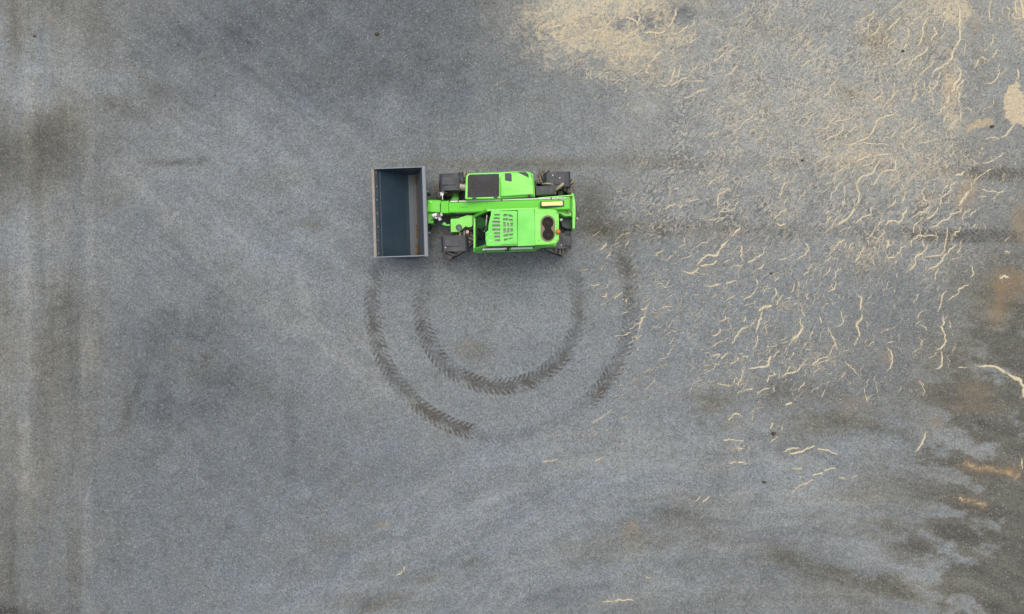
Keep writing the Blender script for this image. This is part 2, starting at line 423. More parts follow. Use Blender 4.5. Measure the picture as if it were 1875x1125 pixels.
tile(1060, 460, K, [
    (14, 665, 630, 720, 630, 750, 570), (14, 650, 850, 690, 720), (13, 125, 370, 170, 375, 230, 360), (11, 390, 520, 430, 475, 480, 450),
    (13, 235, 495, 300, 490, 300, 450), (11, 720, 550, 770, 510), (15, 1120, 220, 1210, 245, 1270, 220, 1300, 180),
    (14, 1360, 380, 1450, 380, 1540, 350), (12, 630, 1080, 650, 1040), (10, 620, 950, 680, 910), (12, 400, 920, 500, 910, 560, 880),
    (11, 30, 210, 90, 200), (13, 1600, 350, 1700, 320), (10, 290, 90, 340, 20)])
tile(1260, 740, K, [
    (15, 440, 175, 500, 110, 540, 105, 580, 125), (16, 380, 400, 450, 380, 510, 400, 600, 395), (14, 480, 490, 600, 480),
    (15, 440, 635, 540, 630, 640, 640), (15, 1045, 515, 1110, 480, 1200, 480), (19, 1090, 540, 1230, 520, 1300, 480, 1370, 455),
    (16, 1390, 480, 1490, 500, 1620, 545), (16, 1130, 960, 1190, 900, 1280, 860, 1340, 820), (20, 1350, 775, 1460, 750),
    (16, 1480, 730, 1550, 690, 1600, 700), (13, 1130, 700, 1240, 705), (12, 1200, 770, 1230, 795), (10, 690, 170, 700, 130),
    (12, 890, 265, 915, 200), (11, 1020, 290, 1020, 230), (10, 680, 90, 740, 45, 820, 30), (16, 170, 1065, 230, 1000),
    (12, 80, 1060, 130, 1000), (11, 1640, 800, 1700, 800), (11, 1770, 800, 1836, 775), (9, 880, 420, 980, 350)])
tile(1565, 740, K, [(17, 660, 515, 720, 450, 745, 380, 770, 310), (14, 1810, 700, 1815, 580)])
tile(600, 740, 2.923, [
    (7, 1480, 1060, 1560, 1048, 1640, 1048), (6, 1150, 310, 1230, 295), (7, 370, 915, 410, 895, 410, 870), (5, 1430, 305, 1470, 285),
    (6, 1705, 925, 1730, 930), (5, 1420, 100, 1520, 35), (5, 1560, 75, 1600, 70), (5, 1185, 930, 1200, 915), (5, 1280, 925, 1300, 930)])
TAN = [(30 / K, [(1565 + u / K, 740 + v / K) for u, v in ((1200, 640), (1320, 690), (1440, 690), (1550, 730), (1680, 750))]),
       (34 / K, [(1565 + u / K, 740 + v / K) for u, v in ((1120, 1020), (1220, 1040), (1400, 1100))]),
       (20 / K, [(1565 + u / K, 740 + v / K) for u, v in ((1680, 750), (1740, 810), (1790, 760))])]

# ------------------------------------------------------------------ the yard
STEP = 0.0262


def axis(lo, hi):
    core = np.arange(lo, hi + STEP * 0.5, STEP)
    out = []
    d, s = 0.0, STEP
    for i in range(30):
        s *= 1.36
        d += s
        out.append(d)
    out = np.array(out)
    out = out[out < 900]
    return np.concatenate([lo - out[::-1], core, hi + out])


gx_ = axis(-15.6, 15.6)
gy_ = axis(-9.8, 9.8)
XX, YY = np.meshgrid(gx_, gy_)
PX = (CX + XX * S).astype(np.float64)
PY = (CY - YY * S).astype(np.float64)

LUM = np.array([
    [112, 116, 108, 104, 101, 99, 100, 114, 150, 146, 139, 140, 140, 144, 135],
    [128, 126, 115, 107, 105, 103, 105, 113, 126, 134, 141, 144, 143, 138, 134],
    [103, 109, 121, 123, 121, 119, 117, 120, 126, 131, 137, 140, 140, 138, 121],
    [120, 117, 116, 121, 123, 121, 117, 114, 116, 122, 126, 129, 129, 126, 115],
    [114, 112, 113, 114, 120, 122, 119, 121, 122, 123, 123, 121, 117, 112, 101],
    [116, 111, 110, 107, 112, 119, 119, 121, 121, 122, 121, 117, 112, 106, 100],
    [110, 108, 109, 108, 110, 114, 121, 125, 126, 127, 126, 124, 117, 102, 90],
    [106, 107, 110, 112, 114, 118, 122, 124, 125, 121, 118, 121, 123, 112, 90],
    [100, 106, 112, 116, 121, 123, 122, 121, 119, 117, 115, 114, 112, 108, 82]], float)
WARM = np.array([
    [.55, .50, .30, .15, .10, .10, .15, .55, .85, .75, .65, .65, .70, .80, .70],
    [.40, .40, .30, .15, .10, .10, .12, .30, .50, .55, .60, .62, .65, .60, .55],
    [.70, .60, .30, .20, .15, .15, .18, .25, .35, .45, .55, .60, .62, .60, .60],
    [.45, .40, .25, .20, .15, .15, .25, .30, .30, .35, .40, .45, .45, .50, .60],
    [.60, .50, .20, .20, .18, .15, .18, .20, .22, .25, .30, .35, .40, .50, .80],
    [.65, .50, .15, .15, .18, .25, .20, .20, .20, .25, .30, .40, .45, .60, .85],
    [.65, .50, .12, .10, .12, .15, .15, .15, .20, .25, .30, .35, .50, .80, .95],
    [.55, .40, .12, .10, .10, .10, .12, .15, .20, .30, .35, .35, .45, .65, .95],
    [.60, .35, .12, .12, .15, .15, .15, .20, .25, .30, .35, .40, .50, .60, .98]], float)


def grid_sample(G, px, py):
    gxx = np.clip(px / 1875 * 14, 0, 13.999)
    gyy = np.clip(py / 1125 * 8, 0, 7.999)
    i, j = gxx.astype(int), gyy.astype(int)
    fx, fy = gxx - i, gyy - j
    fx = fx * fx * (3 - 2 * fx)
    fy = fy * fy * (3 - 2 * fy)
    return (G[j, i] * (1 - fx) * (1 - fy) + G[j, i + 1] * fx * (1 - fy) + G[j + 1, i] * (1 - fx) * fy + G[j + 1, i + 1] * fx * fy)


wx = fbm(PX / 130, PY / 130, 4, 1) * 80
wy = fbm(PX / 130, PY / 130, 4, 5) * 80
lum = grid_sample(LUM, PX + wx, PY + wy)
warm = grid_sample(WARM, PX + wx, PY + wy)
sand = np.zeros_like(lum)
rust = np.zeros_like(lum)


def window(cx0, cx1, cy0, cy1):
    ix0, ix1 = np.searchsorted(gx_, [(cx0 - CX) / S, (cx1 - CX) / S])
    iy0, iy1 = np.searchsorted(gy_, [(CY - cy1) / S, (CY - cy0) / S])
    return slice(iy0, iy1 + 1), slice(ix0, ix1 + 1)


def dist_poly(px, py, pts):
    d = np.full(px.shape, 1e9)
    for (x0, y0), (x1, y1) in zip(pts[:-1], pts[1:]):
        vx, vy = x1 - x0, y1 - y0
        L = vx * vx + vy * vy + 1e-9
        t = np.clip(((px - x0) * vx + (py - y0) * vy) / L, 0, 1)
        d = np.minimum(d, (px - x0 - t * vx) ** 2 + (py - y0 - t * vy) ** 2)
    return np.sqrt(d)


def stroke(layer, pts, w, amp, mode='add', rough=0.0, seed=0):
    xs = [p[0] for p in pts]
    ys = [p[1] for p in pts]
    m = w * 3 + 4
    sl = window(min(xs) - m, max(xs) + m, min(ys) - m, max(ys) + m)
    px, py = PX[sl], PY[sl]
    if px.size == 0:
        return
    d = dist_poly(px, py, pts)
    v = amp * np.exp(-(d / w) ** 2)
    if rough:
        v = v * np.clip(0.55 + rough * fbm(px / (w * 1.2 + 4), py / (w * 1.2 + 4), 4, seed, 0.65) * 2.2, 0, 2)
    if mode == 'add':
        layer[sl] += v
    else:
        layer[sl] = np.maximum(layer[sl], v)


def blob(layer, cx, cy, sx, sy, amp, ang=0.0, rough=1.0, seed=0):
    m = max(sx, sy) * 3
    sl = window(cx - m, cx + m, cy - m, cy + m)
    px, py = PX[sl] - cx, PY[sl] - cy
    if px.size == 0:
        return
    a = math.radians(ang)
    u = px * math.cos(a) - py * math.sin(a)
    v = px * math.sin(a) + py * math.cos(a)
    n = fbm(PX[sl] / (min(sx, sy) * 0.9), PY[sl] / (min(sx, sy) * 0.9), 5, seed + 3, 0.6) * rough
    r = np.sqrt((u / sx) ** 2 + (v / sy) ** 2) + n * 0.9
    layer[sl] += amp * (1 - sstep(r, 0.1, 2.1))


# broad mottling
lum += fbm(PX / 55, PY / 55, 5, 21, 0.6) * 11
lum += fbm(PX / 9, PY / 9, 3, 31, 0.65) * 7 + fbm(PX / 22, PY / 22, 4, 33, 0.7) * 6
warm += fbm(PX / 90, PY / 90, 4, 41) * 0.22
# scrapes and drag marks in several directions, each only in patches
for ang_, sd_, am_ in ((38, 401, 7), (-24, 411, 6), (85, 421, 5), (5, 431, 5)):
    a_ = math.radians(ang_)
    su, sv = PX * math.cos(a_) + PY * math.sin(a_), -PX * math.sin(a_) + PY * math.cos(a_)
    pm = sstep(fbm(PX / 150, PY / 150, 3, sd_ + 5), -0.05, 0.35)
    lum += pm * fbm(su / 150, sv / 11, 4, sd_, 0.7) * am_ * 1.5
    warm += pm * fbm(su / 160, sv / 16, 3, sd_ + 2, 0.6) * 0.12
dk = sstep(fbm(PX / 38, PY / 38, 5, 441, 0.72), 0.18, 0.42)
lum -= dk * 7
warm += dk * 0.15
# left strip: the worn drive lane, streaked up and down
lane = 1 - sstep(PX + fbm(PX / 60, PY / 60, 3, 51) * 40, 150, 215)
st = fbm(PX / 26, PY / 420, 4, 61, 0.6)
lum += lane * st * 13
warm += lane * fbm(PX / 30, PY / 300, 3, 66) * 0.3
for cx_, sx_, a_ in ((47, 15, 10), (163, 12, 8), (108, 12, 3), (8, 14, -5), (80, 10, -4), (138, 9, -3)):
    lum += a_ * np.exp(-((PX - cx_) / sx_) ** 2) * (0.55 + fbm(PX / 60, PY / 160, 3, 71 + cx_)) * sstep(PY, -200, 500)
blobs = [(60, 295, 80, 75, -8, .12), (105, 240, 40, 60, -8, .2), (70, 165, 60, 55, 5, -.05), (28, 70, 9, 50, -13, .25),
         (60, 30, 60, 30, -5, .2), (150, 20, 30, 50, -6, .25), (185, 60, 20, 60, -7, .2), (120, 200, 40, 40, -6, .1),
         (40, 470, 40, 90, 8, -.1), (120, 560, 30, 50, -9, .1), (90, 640, 70, 50, -6, .2), (160, 640, 14, 40, 12, .2),
         (48, 780, 10, 16, 14, .1), (110, 720, 40, 60, -8, .15), (15, 1122, 50, 10, -30, .2), (60, 880, 40, 40, 4, .2),
         (130, 1050, 14, 60, -6, .2), (20, 1010, 16, 60, -5, .2),
         (235, 200, 90, 22, -7, .15), (300, 165, 60, 14, -8, .1), (260, 90, 60, 30, -5, .0), (390, 60, 130, 26, -7, -.05),
         (690, 130, 130, 30, -7, 0.), (330, 600, 80, 40, -9, 0), (330, 690, 70, 60, -6, 0), (430, 720, 60, 40, -6, 0),
         (255, 720, 50, 90, -4, 0), (380, 690, 40, 30, -4, .1), (505, 330, 50, 20, -4, .15), (560, 410, 30, 10, -7, .1),
         (315, 297, 40, 7, -5, .1), (365, 300, 5, 14, -10, .1), (860, 640, 30, 14, -7, .35), (885, 650, 18, 12, -6, .1),
         (535, 780, 9, 60, -9, .05), (300, 760, 12, 50, -6, .05), (230, 760, 14, 60, -3, .25),
         (640, 990, 60, 16, -6, .2), (690, 1105, 70, 16, -12, .3), (780, 1060, 34, 10, -10, .3), (860, 1030, 30, 9, -8, .2),
         (700, 960, 12, 8, -2, .6), (1155, 965, 14, 14, -4, .7), (1160, 990, 20, 16, -4, .4), (1060, 920, 70, 16, -6, 0),
         (1130, 1000, 100, 30, -5, .15), (1280, 965, 60, 30, -5, .1), (1240, 940, 40, 14, -9, .2), (1300, 735, 40, 22, -5, .2),
         (1440, 720, 90, 24, -10, .2), (1345, 775, 24, 12, -6, .4), (1480, 790, 60, 20, -8, .35), (1540, 770, 60, 16, -10, .4),
         (1620, 900, 60, 22, -9, .3), (1615, 965, 40, 14, -15, .3), (1580, 1075, 110, 18, -5, .3), (1700, 1085, 50, 18, -4, .3),
         (1430, 1020, 40, 20, -14, .4), (1500, 1050, 60, 12, -10, .45), (1800, 700, 70, 36, -10, .55), (1830, 800, 80, 60, -14, .7),
         (1820, 900, 60, 40, -8, .5), (1850, 1000, 60, 90, -18, .7), (1820, 1090, 60, 30, -18, .6), (1760, 740, 60, 40, -6, .5),
         (1750, 1000, 50, 60, 14, -.3), (1720, 1080, 40, 30, 14, -.3), (1850, 890, 30, 14, 14, -.3), (1790, 778, 30, 10, 16, -.3),
         (1680, 800, 40, 40, 6, -.2), (1700, 720, 24, 40, 10, -.2), (1860, 590, 30, 60, -14, .7), (1830, 560, 60, 40, -8, .7),
         (1790, 500, 60, 40, -4, .3), (1770, 640, 60, 50, -3, .35), (1830, 320, 50, 12, -14, .3), (1785, 433, 75, 10, -13, .1),
         (1640, 425, 160, 12, -4, .1), (1700, 300, 30, 30, -2, .2), (1612, 75, 24, 22, -16, .55), (1560, 170, 20, 12, -10, .5),
         (1600, 105, 16, 14, -8, .5), (1710, 90, 30, 30, -4, .3), (1420, 55, 70, 24, -5, .1), (1260, 300, 190, 9, -4, .1),
         (1150, 292, 90, 12, -5, .2), (1200, 420, 110, 16, -6, .2), (1330, 425, 140, 12, -4, .15), (1085, 375, 26, 40, -22, .5),
         (1110, 425, 30, 16, -18, .45), (1145, 470, 14, 50, -8, .3), (870, 300, 120, 9, -10, .35), (1010, 300, 60, 8, -9, .3),
         (790, 370, 20, 50, -14, .2), (860, 485, 170, 14, -7, .05), (950, 560, 90, 60, 4, .0), (1790, 60, 20, 100, -6, 0),  # opening pair: machine's soft shade painted dark, behind the bucket and along its lower side
         (1800, 130, 26, 40, -6, 0), (1780, 270, 20, 40, -12, .1), (1250, 15, 60, 30, -10, 0), (1135, 40, 40, 30, -6, -.1),
         (1190, 25, 30, 16, -14, -.2), (1045, 170, 60, 50, -6, -.1), (1130, 165, 30, 18, -9, -.2), (1190, 130, 20, 14, -8, -.1),
         (1250, 25, 16, 14, -20, -.4), (1180, 45, 40, 16, -22, -.5), (1110, 40, 50, 12, -16, -.4)]
for i, b_ in enumerate(blobs):
    blob(lum, *b_[:5], ang=0, rough=0.8, seed=i * 5)
    blob(warm, *b_[:4], b_[5], ang=0, rough=0.8, seed=i * 5)
# damp olive fines with torn edges in the lower right, dry grey islands between
zf = sstep(PX + 0.22 * (PY - 700) + fbm(PX / 120, PY / 120, 3, 201) * 110, 1640, 1830) * sstep(PY + fbm(PX / 90, PY / 90, 3, 203) * 60, 500, 640)
wn2 = fbm((PX + 0.5 * PY) / 170, (PY - 0.25 * PX) / 62, 6, 207, 0.62)
wet = sstep(wn2 * 1.7 + (zf - 0.62) * 0.8 + 0.4 * sstep(PX + 0.5 * PY, 2260, 2430) + fbm(PX / 30, PY / 18, 4, 205, 0.65) * 0.35, -0.22, 0.18)
lum = lum * (1 - zf) + (124 - 33 * wet + fbm(PX / 60, PY / 22, 5, 209, 0.65) * 17) * zf
warm = warm * (1 - zf) + (0.35 + 0.75 * wet) * zf
def torn(cx0, cy0, sx0, sy0, ang, amp, wm, seed):
    """stain with a ragged, hard-ish outline"""
    mx = max(sx0, sy0) * 2.2
    sl = window(cx0 - mx, cx0 + mx, cy0 - mx, cy0 + mx)
    a0 = math.radians(ang)
    px, py = PX[sl], PY[sl]
    u0 = (px - cx0) * math.cos(a0) + (py - cy0) * math.sin(a0)
    v0_ = -(px - cx0) * math.sin(a0) + (py - cy0) * math.cos(a0)
    r0_ = np.sqrt((u0 / sx0) ** 2 + (v0_ / sy0) ** 2) + fbm(u0 / 46, v0_ / 15, 5, seed, 0.65) * 1.5
    mk0 = (1 - sstep(r0_, 0.45, 1.15)) * (0.6 + 0.4 * fbm(px / 9, py / 9, 3, seed + 1))
    lum[sl] += amp * mk0
    warm[sl] += wm * mk0


for i, q in enumerate(((1600, 1072, 130, 16, 17, -20, .7), (1300, 738, 46, 20, 8, -12, .4), (1285, 968, 52, 22, 25, -14, .3), (1240, 940, 30, 10, 10, -10, .2),
                       (1625, 963, 36, 13, 12, -15, .3), (1440, 1020, 40, 14, 14, -13, .4), (1560, 772, 70, 13, 8, -11, .4), (1640, 795, 44, 14, 10, -14, .5),
                       (1450, 715, 60, 16, -6, -9, .2), (700, 1105, 66, 11, -22, -13, .3), (785, 1062, 34, 7, -25, -11, .3), (860, 1030, 26, 6, -20, -8, .2),
                       (60, 300, 70, 62, 10, -5, .12), (100, 230, 34, 40, 60, -7, .2), (62, 165, 54, 46, 0, 7, -.1), (120, 560, 26, 40, 0, -7, .1),
                       (215, 190, 60, 14, 30, -8, .2), (330, 600, 70, 30, 20, -7, 0), (560, 412, 28, 7, 0, -9, .15), (310, 298, 44, 5, 0, -4, .1))):
    torn(*q, 301 + i * 4)
# dry lighter drag lines across the middle left
for pts, w_, a_, wm in (([(215, 300), (330, 420), (430, 520), (560, 610), (700, 700), (840, 790)], 20, 8, .22),
                        ([(410, 430), (520, 520), (640, 600), (720, 650)], 22, 6, .15),
                        ([(230, 100), (290, 180), (350, 250)], 9, -8, .1), ([(380, 200), (470, 270), (560, 320)], 12, 5, .1),
                        ([(270, 400), (350, 480), (420, 560)], 16, -6, 0.), ([(265, 740), (330, 790)], 9, -9, .1),
                        ([(560, 560), (620, 690), (700, 760)], 18, 4, .15), ([(700, 600), (800, 660), (900, 740)], 14, 4, .12),
                        ([(970, 20), (1080, 10), (1180, 20)], 26, 6, .3)):
    stroke(lum, pts, w_, a_, rough=0.6, seed=91)
    stroke(warm, pts, w_, wm, rough=0.6, seed=91)
# swept arcs over the lower half, scraped by a blade
rr = np.hypot(PX - 1380, PY - 2100) + fbm(PX / 170, PY / 170, 3, 99) * 46
th = np.arctan2(PX - 1380, 2100 - PY)
swm = sstep(PY + 0.12 * PX, 860, 1020) * sstep(PX, 380, 700)
sw = fbm(rr / 32, th * 1250 / 330, 5, 101, 0.62)
lum += swm * sw * 20
lum += swm * fbm(rr / 7, th * 1250 / 110, 3, 111, 0.6) * 4
warm += swm * fbm(rr / 30, th * 1250 / 500, 3, 105) * 0.35
# oblique light streaks on the upper left
uu = PX * 0.6 + PY * 0.8
vv = PX * 0.8 - PY * 0.6
um = (1 - lane) * (1 - sstep(PX, 500, 1000)) * (1 - sstep(PY, 650, 900))
lum += um * fbm(uu / 300, vv / 34 * 0 + (PY * 0.78 - PX * 0.62) / 30, 4, 121, 0.6) * 10
# wind-blown sand: soft cover and fine ripples on the right
cover = np.zeros_like(lum)
for c in ((1065, 18, 80, 40, .85), (1150, 50, 70, 40, .8), (1210, 30, 60, 30, .6), (1040, 90, 80, 40, .35), (1160, 110, 70, 40, .45),
          (1750, 10, 24, 30, .95), (1700, 15, 40, 24, .5), (1868, 30, 14, 50, .7), (1743, 165, 16, 46, .8), (1640, 130, 50, 60, .25),
          (1720, 260, 90, 50, .24), (1640, 300, 60, 30, .2), (1700, 320, 50, 22, .22), (1560, 250, 60, 60, .25), (1420, 240, 120, 70, .2),
          (1690, 370, 30, 14, .3), (1540, 300, 40, 30, .3), (1580, 470, 40, 26, .35), (1430, 390, 26, 12, .35), (1440, 560, 40, 10, .35),
          (1520, 640, 50, 16, .25), (1480, 670, 50, 14, .28), (1330, 660, 40, 8, .25), (1320, 705, 50, 10, .22), (1100, 790, 70, 7, .25),
          (1040, 800, 60, 6, .2), (1350, 820, 40, 8, .3), (1640, 55, 50, 40, .2), (1390, 110, 120, 90, .12), (1310, 330, 70, 30, .15),
          (1010, 60, 60, 50, .25)):
    blob(cover, *c, rough=1.3, seed=int(c[0]))
ripf = sstep(PX + 0.25 * PY + fbm(PX / 120, PY / 120, 3, 131) * 160, 1120, 1330) * (1 - sstep(PY - 0.18 * (PX - 1200) + fbm(PX / 90, PY / 90, 3, 137) * 120, 420, 700))
ripf *= (1 - 0.65 * sstep(PX, 1740, 1820)) * (1 - 0.8 * sstep(PY + fbm(PX / 80, PY / 80, 3, 139) * 100, 400, 520))
ripf2 = sstep(PX, 1080, 1250) * (1 - sstep(PX, 1560, 1680)) * (1 - sstep(PY, 640, 800)) * 0.2
ripf = np.maximum(ripf, ripf2)
a_rot = np.radians(38 + 32 * sstep(PX, 1350, 1700))
ca, sa = np.cos(a_rot), np.sin(a_rot)
wrx = PX + fbm(PX / 26, PY / 26, 3, 141) * 22
wry = PY + fbm(PX / 26, PY / 26, 3, 147) * 22
ru = wrx * ca - wry * sa
rv = wrx * sa + wry * ca
pat = sstep(fbm(PX / 45, PY / 45, 4, 161, 0.6), -0.25, 0.35)
ripple = np.clip(ripf * (0.35 + 0.65 * pat), 0, 1)
sand += ripf * 0.05 * pat
net = 1 - np.abs(fbm(wrx / 13, wry / 13, 3, 171, 0.6)) * 3.0
for c in ((1250, 22, 18, 14, -.9), (1180, 45, 44, 15, -.75), (1108, 42, 50, 11, -.6), (1130, 80, 22, 12, -.4), (1090, 100, 20, 12, -.4), (1195, 70, 16, 12, -.5)):
    blob(cover, *c, rough=1.2, seed=int(c[0]) + 2)
cover = np.clip(cover, 0, 0.85)
net2 = 1 - np.abs(fbm(wrx / 30, wry / 30, 3, 177, 0.6)) * 2.6
sand += cover * np.clip(0.18 + 0.50 * sstep(net, 0.15, 0.9) + 0.38 * sstep(net2, 0.3, 0.95), 0, 1)
# rust-brown stains
for c in ((1776, 347, 14, 18, .55), (1758, 370, 10, 20, .4), (1868, 408, 14, 26, .5), (1850, 515, 30, 18, .5), (1835, 545, 20, 20, .25),
          (1825, 575, 14, 18, .4), (1785, 715, 26, 16, .25), (1785, 745, 40, 10, .2), (1620, 655, 9, 12, .3), (1788, 45, 8, 14, .3),
          (1697, 365, 16, 10, .2), (1600, 72, 18, 10, .25), (1700, 75, 16, 8, .3), (1738, 160, 8, 26, .4), (1715, 775, 8, 8, .4),
          (1430, 412, 8, 4, .4), (705, 962, 8, 3, .28), (1160, 963, 6, 6, .22), (860, 628, 9, 8, .14), (320, 636, 5, 3, .3),
          (90, 35, 6, 3, .4), (1560, 740, 20, 14, .18), (1860, 860, 14, 8, .3), (1100, 60, 30, 14, .2), (1800, 860, 40, 8, .2)):
    blob(rust, *c, rough=1.2, seed=int(c[1]))
for w_, pts in TAN:
    stroke(rust, pts, w_ * 1.3, 0.75, rough=0.9, seed=5)
    stroke(sand, pts, w_ * 0.7, 0.65, rough=0.9, seed=9)
# dust haloes beside every traced streak
for w_, pts in TR:
    stroke(sand, pts, w_ * 0.8 + 0.6, 0.50, 'max', rough=0.7, seed=13)
    stroke(sand, pts, w_ * 0.9 + 3.0, 0.13, 'max', rough=0.8, seed=17)
# the two bare sand patches
def poly_mask(pts, soft, seed):
    xs = [p[0] for p in pts]; ys = [p[1] for p in pts]
    sl = window(min(xs) - 12, max(xs) + 12, min(ys) - 12, max(ys) + 12)
    px = PX[sl] + fbm(PX[sl] / 9, PY[sl] / 9, 4, seed) * 9
    py = PY[sl] + fbm(PX[sl] / 9, PY[sl] / 9, 4, seed + 7) * 9
    ins = np.zeros(px.shape, bool)
    q = pts + [pts[0]]
    for (x0, y0), (x1, y1) in zip(q[:-1], q[1:]):
        c = ((y0 > py) != (y1 > py)) & (px < (x1 - x0) * (py - y0) / (y1 - y0 + 1e-9) + x0)
        ins ^= c
    d = dist_poly(px, py, q)
    sd = np.where(ins, d, -d)
    return sl, sstep(sd, -soft, soft)


sl, mk = poly_mask([(1860, 148), (1866, 152), (1868, 165), (1875, 171), (1910, 176), (1910, 232), (1880, 228), (1856, 229), (1846, 222),
                    (1838, 208), (1839, 187), (1838, 170), (1846, 160)], 1.6, 3)
sand[sl] = np.maximum(sand[sl], mk * 0.88)
sl, mk = poly_mask([(1774, 230), (1785, 222), (1818, 214), (1820, 224), (1815, 230), (1788, 234), (1768, 241)], 2.2, 8)
sand[sl] = np.maximum(sand[sl], mk * 0.62)
rust[sl] = np.maximum(rust[sl], mk * 0.35)

sand = np.clip(sand * (0.9 + 0.35 * fbm(PX / 6, PY / 6, 2, 181)), 0, 1)
rust = np.clip(rust, 0, 1)
warm = np.clip(warm, 0, 1.2)
lum -= ripple * 17
lum = np.clip(lum, 62, 175)
height = (fbm(XX / 2.6, YY / 2.6, 3, 191) * 0.016).astype(np.float32)
height *= np.clip(1 - (np.maximum(np.abs(XX) - 16, 0) + np.maximum(np.abs(YY) - 10, 0)) / 3, 0, 1)


def ground_z(x, y):
    i = min(max(int(np.searchsorted(gx_, x)) - 1, 0), len(gx_) - 2)
    j = min(max(int(np.searchsorted(gy_, y)) - 1, 0), len(gy_) - 2)
    fx = (x - gx_[i]) / (gx_[i + 1] - gx_[i])
    fy = (y - gy_[j]) / (gy_[j + 1] - gy_[j])
    return float((height[j, i] * (1 - fx) + height[j, i + 1] * fx) * (1 - fy) + (height[j + 1, i] * (1 - fx) + height[j + 1, i + 1] * fx) * fy)


ny, nx = XX.shape
me = bpy.data.meshes.new("ground")
me.vertices.add(nx * ny)
co = np.stack([XX, YY, height], -1).astype(np.float32)
me.vertices.foreach_set("co", co.ravel())
jj, ii = np.meshgrid(np.arange(ny - 1), np.arange(nx - 1), indexing='ij')
v0 = (jj * nx + ii).ravel()
quads = np.stack([v0, v0 + 1, v0 + 1 + nx, v0 + nx], -1).astype(np.int32)
nq = len(quads)
me.loops.add(nq * 4)
me.polygons.add(nq)
me.loops.foreach_set("vertex_index", quads.ravel())
me.polygons.foreach_set("loop_start", np.arange(0, nq * 4, 4, dtype=np.int32))
me.polygons.foreach_set("loop_total", np.full(nq, 4, np.int32))
me.polygons.foreach_set("use_smooth", np.ones(nq, bool))
me.update(calc_edges=True)
me.color_attributes.new("cover", 'FLOAT_COLOR', 'POINT')
me.color_attributes.new("ripple", 'FLOAT_COLOR', 'POINT')
tone = (lum / 122.0) ** 2.2
one = np.ones_like(ripple)
me.color_attributes["cover"].data.foreach_set("color", np.stack([tone / 2.5, warm, sand, rust], -1).astype(np.float32).ravel())
me.color_attributes["ripple"].data.foreach_set("color", np.stack([ripple, one * 0, one * 0, one], -1).astype(np.float32).ravel())
ground = bpy.data.objects.new("ground", me)
COL.objects.link(ground)
ground["kind"] = "structure"
ground["label"] = "compacted grey gravel yard with damp stains and sandy dust"
ground["category"] = "ground"


